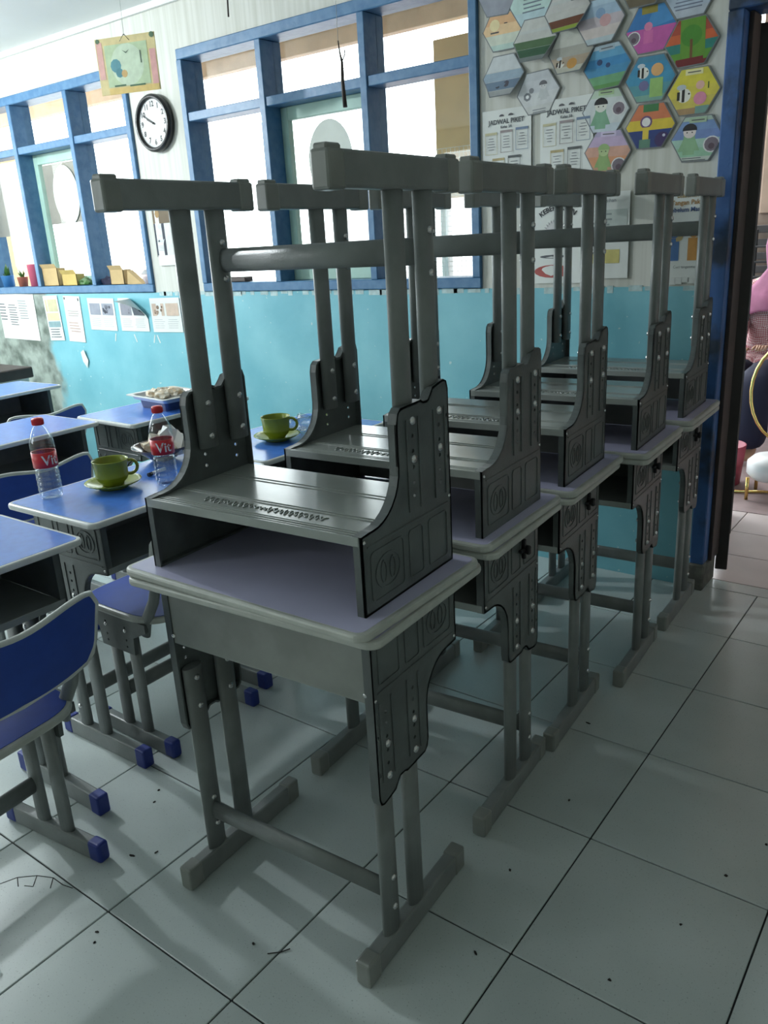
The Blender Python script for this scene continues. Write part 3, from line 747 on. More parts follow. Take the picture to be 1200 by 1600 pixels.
def photo(u0,v0,u1,v1,seed,tone=(70,75,85)):
    q=random.Random(seed); out=[(tuple(min(255,c+70) for c in tone),rc(u0,v0,u1,v1))]
    for k in range(9):
        cu=u0+(u1-u0)*q.uniform(.12,.88); cv=v0+(v1-v0)*q.uniform(.15,.75); w_=(u1-u0)*q.uniform(.06,.13); d=q.choice((-25,0,30)); 
        out.append((tuple(max(0,min(255,c+d)) for c in tone),[(max(u0,min(u1,a)),max(v0,min(v1,b_))) for a,b_ in circ(cu,cv,w_,8,w_*1.3)]))
    return out
sheet('notice_sheet',-4.10,1.02,.46,.31,'large pale sheet of handwritten lists, leftmost on the blue wall','paper',lines(ik,-.5,-.30,-.1,.3,6,seed=1)+lines(ik,-.25,.02,-.2,.28,9,seed=2)+lines((140,150,150),.05,.3,-.05,.38,8,seed=3),'papers on the blue wall',.02)
sheet('picture_sheet',-3.665,1.015,.17,.29,'tall sheet with a pale yellow and green chart, second from left on blue wall','paper',[((190,185,150),rc(-.42,.15,.42,.42)),((215,205,160),rc(-.42,-.05,.42,.12)),((130,160,165),rc(-.42,-.2,.42,-.07))]+lines(ik,-.4,.4,-.45,-.22,4,seed=5),'papers on the blue wall',-.03)
sheet('picture_sheet',-3.43,1.012,.18,.29,'tall sheet with two rows of faint drawings, third from left on blue wall','paper',lines((170,165,160),-.35,.35,.05,.2,3,seed=7)+lines((185,160,150),-.35,.35,-.3,-.05,4,seed=8)+[((60,60,60),rc(-.46,.42,-.38,.47)),((60,60,60),rc(.38,.40,.44,.46))],'papers on the blue wall',.03)
for k,(x,lab,tone) in enumerate([(-3.12,'sheet with two grey group photographs, fourth from left on the blue wall',(75,80,92)),(-2.805,'sheet with two dark photographs and a curling corner on the blue wall',(60,62,72)),(-2.50,'sheet with two brownish photographs, rightmost on the blue wall',(125,105,88))]):
    sheet('photo_sheet',x,1.045,.27,.195,lab,'paper',photo(-.44,-.02,-.04,.34,k,tone)+photo(.03,-.02,.44,.34,k+9,tone)+lines((170,175,180),-.44,-.05,-.4,-.1,5,seed=k,th=.2)+lines((170,175,180),.03,.42,-.4,-.1,5,seed=k+4,th=.2),'papers on the blue wall',.015*(1-k),corner=.13 if k==1 else None)
# torn paper scrap and tape marks
b=B(); b.raw([(0,0,0),(.05,-.01,.02),(.075,-.004,-.05),(.03,-.012,-.06),(.055,-.006,-.10)],[(0,1,2,3),(3,2,4)]); o=b.build('torn_scrap',M['paper'],None,wpos(-3.42,.80)); tag(o,'small torn paper scrap stuck below the papers on the blue wall','paper')
o.modifiers.new('s','SOLIDIFY').thickness=.001
for k,(x,a,tl) in enumerate([(-3.02,.3,'slanting right, below the two grey photographs'),(-2.82,-.4,'slanting left, below the torn photo sheet'),(-2.64,.35,'left half of the small V shape'),(-2.60,-.4,'right half of the small V shape')]):
    b=B(); b.box((-.004,-.001,-.025),(.004,0,.025)); tag(b.build('tape_strip',M['paper'],None,wpos(x,.905,.0005),(0,a,0)),'leftover tape on the blue wall, '+tl,'tape','leftover tape strips')
# calendar
r=sheet('calendar',-2.43,1.51,.145,.285,'calendar with brown floral top and black sheet hanging between the windows','calendar',[((95,80,55),rc(-.5,.12,.5,.5)),((30,42,58),rc(-.5,-.5,.12,.12)),((150,120,70),circ(-.2,.3,.13,8,.08)),((165,135,80),circ(.2,.35,.15,8,.06)),((120,95,55),circ(.15,.2,.12,8,.05)),((205,210,205),rc(.12,-.5,.5,.12))],paper='paper')
addtext(r,'Ma',.045,-.03,.02,(225,230,235)); addtext(r,'on',.03,-.025,-.028,(225,230,235)); addtext(r,'May',.036,-.022,-.055,(225,230,235),bold=.0006)
b=B(); 
for k in range(4): b.box((-.055,-.003,-.085-.008*k),(-.0,-.0022,-.083-.008*k))
b.build('small_print',cmat((150,160,170)),r)
b=B(); b.box((-.062,-.003,-.19),(.075,-.001,-.135)); b.build('lower_sheet',M['paper'],r)
# clock
r=empty('wall_clock',(-2.362,W,2.042),0,'round white wall clock with black rim showing ten to ten','clock')
RX=Matrix.Rotation(PI/2,4,'X')
b=B(); b.lathe([(.112,0),(.138,0),(.141,.01),(.141,.028),(.134,.038),(.124,.040),(.118,.034),(.116,.024)],48,T=RX); b.build('rim',M['black'],r)
b=B(); b.lathe([(.001,.022),(.119,.022)],48,T=RX); fc=b.build('dial',mat('clock_dial',(.6,.62,.62),.5),r)
for k in range(12):
    n=k+1; a=2*PI*n/12; x,z=.092*math.sin(a),.092*math.cos(a)
    t=textmesh(str(n),.036,0,'CENTER',.0014); b=B(); b.add(t,None,Matrix.Translation((x,-.0225,z))@RX); b.build('numeral',M['black'],fc)
b=B()
for k in range(60):
    a=2*PI*k/60; L=.008 if k%5==0 else .004; b.box((-.0006,-.0224,.108-L+.004),(.0006,-.0222,.112),T=Matrix.Rotation(a,4,'Y'))
b.build('minute_marks',M['black'],fc)
def hand(ang,L,wd,y):
    b=B(); b.box((-wd*1.4,y-.001,-.012),(wd*1.4,y,L),.0005,T=Matrix.Rotation(ang,4,'Y')); b.build('hand',M['black'],r)
hand(math.radians(-64),.055,.003,-.025); hand(math.radians(-60),.088,.0022,-.027)
b=B(); b.lathe([(.001,.030),(.005,.029),(.005,.022)],12,T=RX); b.build('hub',M['black'],r)

# ---------------- hexagon student cards
def hexpts(s=1): return [(.5*s*math.cos(PI*k/3),.5*s*math.sin(PI*k/3)) for k in range(6)]
def clip(poly,s=.93):
    """clip polygon to hexagon of scale s"""
    P=[Vector(p) for p in poly]; H=[Vector(p) for p in hexpts(s)]
    for i in range(6):
        a,b_=H[i],H[(i+1)%6]; e=b_-a; out=[]
        ins=lambda p:e.x*(p.y-a.y)-e.y*(p.x-a.x)>=-1e-9
        for k in range(len(P)):
            p,q=P[k-1],P[k]; ip,iq=ins(p),ins(q)
            if ip!=iq:
                d=q-p; den=e.x*d.y-e.y*d.x; t=-(e.x*(p.y-a.y)-e.y*(p.x-a.x))/den; out.append(p+d*t)
            if iq: out.append(q)
        P=out
        if not P: return []
    return [tuple(p) for p in P]
def rays(c0,n=7,seed=0):
    return []
def boy(cu,cv,s,hair=(25,25,28),face=(220,222,212),body=(125,170,140)):
    return [(body,rc(cu-.09*s,cv-.36*s,cu+.09*s,cv-.06*s)),(body,[(cu-.17*s,cv-.30*s),(cu-.08*s,cv-.08*s),(cu+.08*s,cv-.08*s),(cu+.17*s,cv-.30*s)]),(face,circ(cu,cv,.10*s,14)),(hair,[(cu+.115*s*math.cos(a),cv+.02*s+.11*s*math.sin(a)) for a in [PI*k/8 for k in range(9)]]),((40,40,40),circ(cu-.04*s,cv-.01*s,.012*s,6)),((40,40,40),circ(cu+.04*s,cv-.01*s,.012*s,6))]
def bee(cu,cv,s):
    return [((225,225,215),circ(cu,cv,.10*s,14)),((30,28,20),rc(cu-.10*s,cv-.06*s,cu-.06*s,cv+.06*s)),((30,28,20),rc(cu-.03*s,cv-.09*s,cu+.01*s,cv+.09*s)),((190,200,205),circ(cu-.04*s,cv+.12*s,.07*s,10,.04*s)),((35,30,25),circ(cu+.07*s,cv+.02*s,.015*s,6))]
def bands(cols): 
    n=len(cols); return [(c,rc(-.5,.5-(k+1)/n,.5,.5-k/n)) for k,c in enumerate(cols)]
def tree(cu,cv,s): return [((70,135,40),circ(cu,cv+.05*s,.16*s,14)),((110,75,40),rc(cu-.02*s,cv-.3*s,cu+.02*s,cv))]
sun=lambda cu,cv,s,c=(225,150,60):[(c,circ(cu,cv,.12*s,14))]
photoc=lambda cu,cv,s:[((215,215,215),circ(cu,cv,.13*s,14)),((120,110,120),circ(cu,cv,.11*s,12)),((90,75,85),circ(cu,cv-.03*s,.05*s,8))]
ttl=lambda c=(215,215,200):[(c,rc(-.16,.30,.16,.40)),((90,90,90),rc(-.12,.34,.12,.36))]
hexes=[
 ('orange sunset card with a smiling face, top left beside the window',-.279,2.125,0,bands([(215,190,165),(220,175,130),(228,195,150),(205,212,195),(180,205,195)])+[((60,60,60),rc(.02,.10,.10,.12)),((80,80,80),rc(-.3,-.06,-.1,-.03)),((235,220,170),circ(-.2,.1,.12,12))]+ttl()),
 ('pale mint card cut by the top of the picture, right of the orange card',-.162,2.190,0,bands([(190,215,200),(185,212,205),(180,205,210)])+lines((110,125,135),-.2,.3,-.2,.2,5,seed=1)),
 ('curled blank card with a dark green picture below its fold',-.143,2.065,.035,bands([(196,198,192),(196,198,192),(190,192,186),(80,110,75),(60,95,70),(120,130,128)])),
 ('curled blank card near the top with a lime green strip showing',-.016,2.140,.04,bands([(200,200,196),(200,200,196),(196,196,192),(196,196,190),(110,70,50),(150,170,70)])),
 ('half curled card with yellow flower and striped bee along its lower edge',.001,2.005,.03,bands([(196,200,190),(198,200,190),(170,170,160),(175,160,140),(190,190,175)])+bee(-.2,-.22,.9)+sun(.05,-.25,.9,(200,150,80))),
 ('watercolour card in pale blue and rose, upright at top centre',.111,2.081,.015,bands([(175,200,215),(160,185,205),(190,180,185),(205,195,190),(180,195,200)])+[((130,160,190),circ(0,.15,.1,10)),((200,160,160),circ(.1,0,.12,10))]),
 ('curled grey blue card with sketched figures at lower left of the group',-.278,1.965,.035,bands([(198,204,205),(198,204,205),(150,170,185),(110,130,150),(160,165,165)])+[((70,75,85),circ(-.1,-.2,.06,8)),((80,80,90),circ(.1,-.18,.07,8))]),
 ('white pencil card with a flower and a boy, lowest on the left',-.131,1.888,0,bands([(190,195,198),(198,202,205),(205,208,208),(200,203,200)])+[((120,125,130),circ(-.25,-.05,.09,7)),((225,228,228),circ(-.25,-.05,.04,7)),((130,135,140),circ(-.15,.06,.06,7))]+boy(.12,.12,.8,(95,95,100),(205,205,205),(190,195,195))+lines((130,135,140),-.15,.2,-.42,-.32,2,seed=3)),
 ('bright blue card with dark swirls and a green hill',.140,1.935,.01,bands([(175,195,205),(95,160,195),(60,135,185),(70,140,180),(110,165,120),(95,150,85)])+[((40,70,110),circ(-.15,.1,.06,8)),((45,75,115),circ(.02,.02,.05,8))]+ttl((160,180,190))),
 ('card in blue above and pink below with a pink figure',.292,2.027,0,[((55,120,180),rc(-.5,0,.5,.5)),((190,90,160),rc(-.5,-.5,.5,.02)),((70,140,195),[(-.1,0),(.5,.1),(.5,.5),(.1,.5)]),((150,140,60),rc(-.18,.28,.12,.45)),((215,130,165),circ(-.05,.05,.08,12)),((205,105,165),rc(-.14,-.25,.04,-.02))]+photoc(-.33,-.12,1)),
 ('vivid green tree card with red and orange sides',.432,1.964,0,bands([(150,60,45),(165,70,50),(200,95,50),(40,125,115),(90,150,50),(120,40,35)])+[((95,145,45),rc(-.2,-.3,.25,.5))]+tree(0,.05,1.2)+[((110,30,30),rc(-.28,-.42,.22,-.28))]),
 ('turquoise card with a striped bee and an orange sun',.298,1.873,0,bands([(70,135,165),(60,140,180),(65,145,180),(85,150,160),(120,165,150)])+bee(-.14,.12,1.1)+sun(.13,.15,1,(220,170,110))+[((150,190,110),rc(0,-.35,.25,0)),((110,110,150),circ(-.12,-.12,.1,8))]),
 ('yellow card with a black striped bee and a pink rabbit figure',.448,1.813,0,bands([(215,205,75),(220,208,70),(215,200,80),(205,190,90),(170,140,100)])+bee(-.17,-.06,1.3)+[((225,180,165),circ(.12,.10,.08,12)),((215,140,165),circ(.13,-.14,.12,12)),((60,90,40),rc(.26,.02,.28,.14)),((120,160,150),rc(.05,-.42,.3,-.28))]+ttl((230,225,170))),
 ('white card with a black haired boy and a small round photo',.138,1.792,0,bands([(190,210,190),(205,212,212),(205,212,212),(195,208,215)])+boy(-.1,.10,1.25)+photoc(.27,.02,1.1)+ttl((170,200,150))),
 ('rainbow striped card with a hooded child, orange yellow and navy',.305,1.722,0,[((205,120,80),rc(-.5,.12,.5,.5)),((215,190,60),rc(-.5,-.08,.5,.12)),((40,60,120),rc(-.5,-.5,.5,-.08)),((60,120,70),rc(-.15,.27,.15,.45)),((110,80,120),circ(-.08,.08,.12,14)),((230,228,225),circ(-.08,.08,.085,14)),((215,190,70),rc(-.14,-.28,-.02,-.02)),((90,130,110),rc(-.2,-.45,.02,-.25))]+[((60,45,95),circ(.25,-.28,.15,12)),((200,205,220),circ(.28,-.2,.03,8))]),
 ('blue sky and green grass card with a boy, lowest at the right by the door',.469,1.663,0,bands([(175,195,180),(120,150,195),(115,140,190),(165,200,185),(150,195,165),(190,200,190)])+boy(-.14,.14,1.2,(35,35,40),(225,215,210),(140,180,140))+photoc(.28,-.12,1.2)+lines((90,95,100),-.3,.2,-.42,-.34,2,seed=2)+ttl((165,190,160))),
 ('purple and orange dusk card partly hidden behind a grey desk foot',.150,1.654,0,bands([(175,165,195),(190,170,200),(205,160,140),(210,150,110),(190,150,120)])+boy(-.08,.02,1.1,(150,180,120),(175,195,140),(140,170,110))+photoc(.25,-.28,1.2)+ttl((200,190,215))),
 ('brown curled card at the very top above the blue and pink card',.264,2.168,.02,bands([(140,135,125),(120,110,95),(150,140,100),(110,100,80)])),
 ('grey blue card cut by the top right, above the green tree card',.421,2.112,0,bands([(165,180,200),(170,185,205),(175,190,205),(180,190,200)])+lines((110,120,140),-.3,.3,-.3,-.05,4,seed=6)),
 ('small grey card sliver at the top left corner beside the window frame',-.30,2.245,0,bands([(170,175,185),(150,155,165)])),
 ('turned lilac grey card cut by the top of the picture at centre',.05,2.235,.02,bands([(175,178,188),(182,184,190)])),
]
HW,HH=.182,.182*.93
for k,(lab,x,z,cu,polys) in enumerate(hexes):
    r=empty('hexagon_card',wpos(x,z,.004+.0015*(k%3)),0,lab,'card','hexagon student cards',rot=(0,rnd.uniform(-.05,.05),0))
    def yy(u,v): return -cu*(max(0,.25-v)**2)*2.2 if cu else 0
    def poly3(pl,dy): return [(u*HW,yy(u,v)+dy,v*HH) for u,v in pl]
    def strips(pl,s):
        if not cu: return [clip(pl,s)]
        out=[]
        for q in range(8):
            a=-.5+q/8; c=clip(pl,s); 
            P=c; 
            for sgn,lim in ((1,a),(-1,a+.125)):
                o_=[]; 
                for i in range(len(P)):
                    p,q2=P[i-1],P[i]; ip=sgn*(p[1]-lim)>=-1e-9; iq=sgn*(q2[1]-lim)>=-1e-9
                    if ip!=iq: t=(lim-p[1])/(q2[1]-p[1]); o_.append((p[0]+(q2[0]-p[0])*t,lim))
                    if iq: o_.append(q2)
                P=o_
                if not P: break
            if len(P)>2: out.append(P)
        return out
    b=B()
    for P in strips(rc(-.6,-.6,.6,.6),1.0): 
        if len(P)>2: b.raw(poly3(P,0),[tuple(range(len(P)))],None)
    bmesh.ops.remove_doubles(b.bm,verts=b.bm.verts,dist=1e-5)
    ge=bmesh.ops.extrude_face_region(b.bm,geom=b.bm.faces[:]); bmesh.ops.translate(b.bm,verts=[v for v in ge['geom'] if isinstance(v,bmesh.types.BMVert)],vec=(0,.0008,0)); bmesh.ops.recalc_face_normals(b.bm,faces=b.bm.faces)
    b.build('card_back',cmat((118,124,126)),r)
    b=B(); layer=0
    for c,pl in [((192,197,194),rc(-.6,-.6,.6,.6))]+polys:
        layer+=1
        for P in strips(pl,.95):
            if len(P)>2: b.raw(poly3(P,-.0004-.00006*layer),[tuple(range(len(P)))],cmat(c))
    b.build('drawing',None,r)

# JADWAL PIKET sheets
def jadwal(x,z,cls,lab):
    r=sheet('duty_roster',x,z,.215,.30,lab,'poster',None,'class duty rosters',-.0)
    addtext(r,'JADWAL PIKET',.0235,0,.105,(70,75,80),bold=.0006,rot=0); addtext(r,'Kelas '+cls,.014,0,.086,(80,85,90),bold=.0003)
    b=B(); 
    for s in (-1,1): b.raw([(s*.02+.011*math.cos(a),-.0022,.124+.008*math.sin(a)) for a in [PI*k/8 for k in range(9)]],[tuple(range(9))],cmat((80,80,85)))
    b.build('cloud_drawing',None,r)
    boxes=[(-.068,.030,(190,185,150)),(0,.034,(150,140,140)),(.068,.038,(115,135,160)),(-.036,-.065,(180,165,120)),(.034,-.060,(85,90,90))]
    for k,(bx,bz,c) in enumerate(boxes):
        b=B(); w_,h_=.027,.040; m=cmat(c)
        t=curvemesh([rc(bx-w_,bz-h_,bx+w_,bz+h_),rc(bx-w_+.0015,bz-h_+.0015,bx+w_-.0015,bz+h_-.009)],.0004); b.add(t,m,Matrix.Translation((0,-.0025,0))@Matrix.Rotation(PI/2,4,'X'))
        q=random.Random(k+len(lab))
        for j in range(5): 
            l_=q.uniform(.008,.018); zz=bz+.018-.010*j; b.box((bx-l_,-.0026,zz-.0012),(bx+l_,-.0023,zz+.0012),m=cmat((120,125,130)))
        b.build('name_box',None,r)
jadwal(-.268,1.70,'3A','class duty roster headed Kelas 3A with five name boxes, next to the window frame')
jadwal(-.015,1.705,'3B','class duty roster headed Kelas 3B with five name boxes, below the white pencil card')
r=sheet('rules_poster',-.045,1.355,.20,.33,'white poster with arched heading and red oval, behind the third stack','poster',[((170,80,75),circ(-.1,-.36,.40,16,.075)),((90,95,100),circ(-.1,-.19,.28,12,.02)),((60,60,65),circ(.1,.03,.07,10,.05)),((205,205,205),circ(-.05,.1,.2,16,.12))])
addtext(r,'KEBER  ASIAN',.026,0,.118,(40,42,48),bold=.0008,arc=.12)
b=B()
for k in range(14):
    a=PI*k/13; b.box((-.001,-.0026,.040),(.001,-.0022,.050),T=Matrix.Translation((-.01,0,.025))@Matrix.Rotation(-PI/2+a,4,'Y'),m=cmat((110,115,120)))
b.build('ray_marks',None,r)
r=sheet('yellow_poster',.158,1.36,.17,.31,'white poster with a faint yellow patch, right of the poster with the arched heading','poster',[((205,195,120),rc(-.42,-.32,.30,-.16)),((185,195,190),rc(-.45,.1,.45,.30))]+lines((140,150,150),-.3,.3,.1,.28,3,seed=4))
addtext(r,'bersihan',.019,.0,.125,(90,100,105))
r=sheet('hand_washing_poster',.452,1.355,.185,.31,'hand washing poster with torn lower edge beside the door frame','poster',[((190,170,120),circ(-.2,-.02,.16,10,.08)),((80,120,170),rc(-.32,-.30,-.12,-.05)),((205,150,80),rc(.05,-.30,.25,-.05)),((205,150,80),circ(.15,.0,.09,10,.05)),((80,120,170),circ(-.22,.0,.09,10,.05))])
addtext(r,'Biasakan',.022,0,.128,(150,125,70),bold=.0004); addtext(r,'Tangan Pakai',.022,0,.104,(160,120,60),bold=.0005); addtext(r,'Sebelum Masuk',.021,0,.080,(60,85,130),bold=.0005); addtext(r,'Cuci tanganmu',.013,0,-.115,(100,105,110))
b=B(); 
for k in range(9): x=-.10+k*.024; b.box((x,-.003,-.168-rnd.uniform(0,.010)),(x+.026,.0,-.150),.001,T=Matrix.Rotation(rnd.uniform(-.03,.03),4,'Y'))
b.build('torn_edge',M['paper'],r)

# hanging decoration card and twig, each on a string from the ceiling
r=empty('hanging_card',(-1.94,1.9,2.205),math.radians(20),'yellow and pink drawing hanging on a string in front of the clock','decoration')
b=B(); b.box((-.155,-.0015,-.115),(.155,.0015,.115),.001); b.build('card',cmat((222,205,150)),r)
b=B(); q=-.0022
for c,pl in [((225,175,165),rc(-.15,-.05,-.12,.10)),((225,170,165),rc(.12,-.09,.15,.05)),((190,210,170),rc(-.11,-.085,.11,.085)),((205,222,195),circ(0,0,.085,18)),((90,150,160),circ(-.06,0,.028,10)),((80,140,150),circ(-.045,-.03,.02,8)),((205,170,110),circ(-.02,-.035,.016,8)),((70,110,80),rc(-.08,-.085,-.02,-.078)),((70,110,80),rc(.0,-.09,.08,-.083)),((90,120,90),circ(-.14,.105,.010,8)),((90,120,90),circ(.14,.105,.012,8)),((90,110,90),rc(.07,.0,.076,.05)),((225,195,120),rc(-.11,-.115,.15,-.09)),((80,110,90),[(-.02,.06),(0,.045),(.02,.06),(0,.05)])]:
    b.raw([(x,q,z) for x,z in pl],[tuple(range(len(pl)))],cmat(c)); q-=.0001
b.build('drawing',None,r)
b=B(); b.tube([(-.025,0,.095),(0,0,.122),(.025,0,.095)],.0022,n=6,up=(0,1,0)); b.build('wire_loop',M['black'],r)
b=B(); b.tube([(0,0,.12),(.004,0,.25),(0,0,.385)],.0012,n=5,up=(0,1,0)); b.build('string',M['paper'],r)
r=empty('hanging_twig',(-.38,1.5,1.90),0,'short forked twig hanging on a thread in front of the middle window','twig')
b=B(); b.tube([(.004,0,-.10),(.0,0,-.03),(.002,0,.03),(-.004,0,.055),(-.008,0,.09)],.006,n=8,up=(0,1,0),radii=[1.2,1,.7,.45,.3]); b.tube([(.002,0,.03),(.012,.005,.05),(.012,.005,.062)],.002,n=6,up=(0,1,0)); b.tube([(.002,0,.015),(.018,-.005,.005)],.001,n=5,up=(0,1,0)); b.build('wood',M['wood'],r)
b=B(); b.tube([(-.008,0,.09),(-.006,0,H-1.90)],.0009,n=4,up=(0,1,0)); b.build('thread',M['paper'],r)
r=empty('hanging_thread',(-.86,1.5,2.50),0,'short dark end of a thread hanging at the top of the picture','thread')
b=B(); b.tube([(0,0,-.36),(.004,0,-.30),(0,0,-.2)],.003,n=6,up=(0,1,0)); b.build('knot',M['wood'],r)
b=B(); b.tube([(0,0,-.22),(0,0,.09)],.001,n=4,up=(0,1,0)); b.build('string',M['paper'],r)

# ceiling lamp, and the unseen one added for fill
for lx,ly,ll in ((-3.5,.55,'white bulb lamp on the ceiling just past the top left corner'),(-2.2,-2.3,'white bulb lamp added as unseen fill on the ceiling behind the camera')):
  r=empty('ceiling_lamp',(lx,ly,2.36),0,ll,'lamp')
  b=B(); b.lathe([(.001,.06),(.045,.06),(.045,.225),(.001,.225)],24); b.build('holder',M['white'],r)
  b=B(); b.lathe([(.001,-.07),(.03,-.062),(.052,-.03),(.055,0),(.045,.035),(.03,.06)],24); bo=b.build('bulb',glassmat('bulb_glass',(.95,.95,.95)),r)

# ---------------- window sill things (on the bottom rails)
ZS=1.221
def boxy(name,x,w_,h_,d,m,lab,rz=0,openlid=True,y=2.41):
    r=empty(name,(x,y,ZS),rz,lab,'box','cardboard boxes on the left window sill')
    b=B(); t=.003
    b.box((-w_/2,-d/2,0),(w_/2,-d/2+t,h_)); b.box((-w_/2,d/2-t,0),(w_/2,d/2,h_)); b.box((-w_/2,-d/2,0),(-w_/2+t,d/2,h_)); b.box((w_/2-t,-d/2,0),(w_/2,d/2,h_)); b.box((-w_/2,-d/2,0),(w_/2,d/2,t)); b.build('body',m,r)
    b=B(); b.box((-w_/2,0,0),(w_/2,.002,.03),T=Matrix.Translation((0,-d/2,h_))@Matrix.Rotation(.5,4,'X')); b.build('flap',m,r)
boxy('cardboard_box',-3.64,.17,.11,.06,M['card'],'tall cardboard box on the left sill beside the mint casement')
boxy('cardboard_box',-3.43,.16,.07,.06,mat('yellow_card',(.55,.40,.12),.7,noise=.2),'low yellowish box on the left sill next to the tall one')
boxy('cardboard_box',-2.93,.13,.085,.06,M['card'],'cardboard box alone in the right pane of the left window')
b=B(); b.prism([(-.075,0),(.065,0),(-.06,.08)],-.02,.02,'xz'); o=b.build('folded_card',M['card'],None,(-2.775,2.41,ZS)); tag(o,'slanting piece of folded card leaning beside the box on the left sill','card')
def pot(x,m,lab,sd,s=1):
    r=empty('potted_plant',(x,2.41,ZS),0,lab,'plant','plants on the left sill')
    b=B(); b.lathe([(.001,0),(.028*s,0),(.036*s,.06*s),(.038*s,.062*s),(.034*s,.062*s),(.030*s,.05*s),(.001,.05*s)],20); b.build('pot',m,r)
    q=random.Random(sd); b=B()
    for k in range(22):
        a=q.uniform(0,2*PI); L=q.uniform(.04,.09)*s; e=q.uniform(.2,1.2); c=Vector((math.cos(a)*math.cos(e)*.5,math.sin(a)*math.cos(e)*.35,math.sin(e)))*L; n=Vector((-math.sin(a),math.cos(a),0))*.010*s
        p=Vector((0,0,.05*s)); mid=p+c*.6; b.raw([p,mid+n,p+c,mid-n],[(0,1,2,3)])
    b.build('leaves',M['leaf'],r)
pot(-4.03,M['clay'],'small green plant in a terracotta pot in the left pane of the left window',1)
pot(-4.22,mat('blue_pot',(.05,.2,.45),.5),'green plant at the far left edge of the left window sill',2,1.2)
b=B(); b.lathe([(.001,0),(.04,0),(.047,.14),(.049,.142),(.044,.14),(.038,.01),(.001,.008)],24); o=b.build('pink_beaker',mat('pink_plastic',(.60,.12,.20),.4),None,(-3.86,2.41,ZS)); tag(o,'tall pink plastic beaker on the left sill beside the potted plant','beaker')
r=empty('glass_bowl',(-2.652,2.41,ZS),0,'pale pinkish glass bowl with a lid at the right end of the left sill','bowl')
b=B(); b.lathe([(.001,0),(.03,0),(.05,.04),(.052,.055),(.05,.055),(.028,.008),(.001,.008)],24); b.build('body',mat('pink_glass',(.75,.62,.60),.2),r)
b=B(); b.lathe([(.052,.056),(.035,.078),(.008,.085),(.008,.095),(.001,.097)],24); b.build('lid',mat('grey_glass',(.45,.45,.45),.2),r)
b=B(); b.add(crumple(0,0,.02,.055,.03,.03,2,3,.4)); o=b.build('dark_cloth',M['navy'],None,(-3.06,2.41,ZS-.002)); tag(o,'small dark crumpled cloth beside the post on the left sill','cloth')
b=B(); b.add(crumple(0,0,.02,.05,.03,.025,2,6,.4)); o=b.build('green_scraps',M['leaf'],None,(-3.30,2.41,ZS-.002)); tag(o,'low heap of green scraps on the left sill before the casement','scraps')
b=B(); b.box((-.12,-.03,0),(.12,.03,.025),.004); o=b.build('blackboard_duster',M['wood'],None,(-1.95,2.41,ZS)); tag(o,'long dark wooden duster on the sill of the right window, left pane','duster')
# green bottle-ish plant outside right pane
# ---------------- outside: roof, posts, buildings
b=B(); b.box((-9,2.5,2.70),(4,3.95,2.78)); tag(b.build('ceiling_outside',M['peach']),kind='structure')
b=B(); b.box((-9,3.90,2.60),(4,3.97,2.78),.004); tag(b.build('roof_beam',mat('orange_beam',(.62,.45,.30),.7,noise=.15)),'orange roof beam along the edge of the corridor outside','beam')
r=empty('yellow_wall',(-1.46,3.95,0),0,'tan yellow wall panel outside the right pane of the right window','wall')
b=B(); b.box((-.17,0,1.62),(.30,.10,2.52),.004); b.build('panel',M['tan'],r)
for x in (-.14,.27):
    b=B(); b.box((x-.025,.02,0),(x+.025,.08,1.62),.003); b.build('post',M['outwhite'],r)
b=B(); b.box((-7.4,3.95,0),(-6.35,4.05,2.52),.004); tag(b.build('yellow_pier',M['tan']),'tan yellow pier outside the left pane of the left window','wall')
# building opposite, behind the doorway
r=empty('opposite_building',(1.2,5.55,0),0,'tan building across the yard seen through the doorway','building')
b=B(); b.box((-1.32,0,0),(3,.15,3.0),.004); b.build('wall',mat('dull_tan_wall',(.26,.20,.16),.8,noise=.2,nscale=4),r)
for k in range(6):
    b=B(); b.box((-1.25+k*.17,-.02,1.42),(-1.10+k*.17,0,2.7),.004); b.build('plank',mat('tan_plank',(.40,.30,.23),.7,noise=.2,nscale=5) if k==0 else bpy.data.materials['tan_plank'],r)
for k in range(14):
    b=B(); b.box((-1.28,-.06,.15+k*.088),(.9,-.03,.20+k*.088),.004); b.build('slat',bpy.data.materials.get('dark_slat') or mat('dark_slat',(.06,.05,.05),.4,noise=.3),r)
b=B(); b.box((-1.30,-1.2,2.72),(3,.2,2.8)); b.build('eave',M['peach'],r)
b=B(); b.box((-.35,3.97,2.70),(4,5.55,2.78)); tag(b.build('ceiling_sky_blocker',M['peach']),kind='structure')  # roof added over the passage to cut sky light at the doorway
b=B(); b.box((3.0,2.5,0),(3.15,5.6,2.8)); tag(b.build('wall_light_blocker',M['outwhite']),kind='structure')  # unseen wall added to block light coming in from the right
r=empty('far_house',(-3.0,9.5,0),0,'white rendered house with brown roof edge across the yard, seen through the windows','building')
b=B(); b.box((-4,0,0),(2.2,3,2.1),.01); b.build('wall',M['outwhite'],r)
b=B(); b.box((-4.2,-.3,2.1),(2.4,3.2,2.22),.01); b.build('roof_edge',mat('brown_roof_edge',(.30,.16,.11),.7),r)
b=B(); b.lathe([(.001,0),(.10,0),(.12,.22),(.115,.22),(.001,.02)],20); o=b.build('red_bucket',mat('dull_red_plastic',(.35,.06,.10),.5),None,(.26,3.86,0)); tag(o,'dull red bucket just behind the open door leaf','bucket')

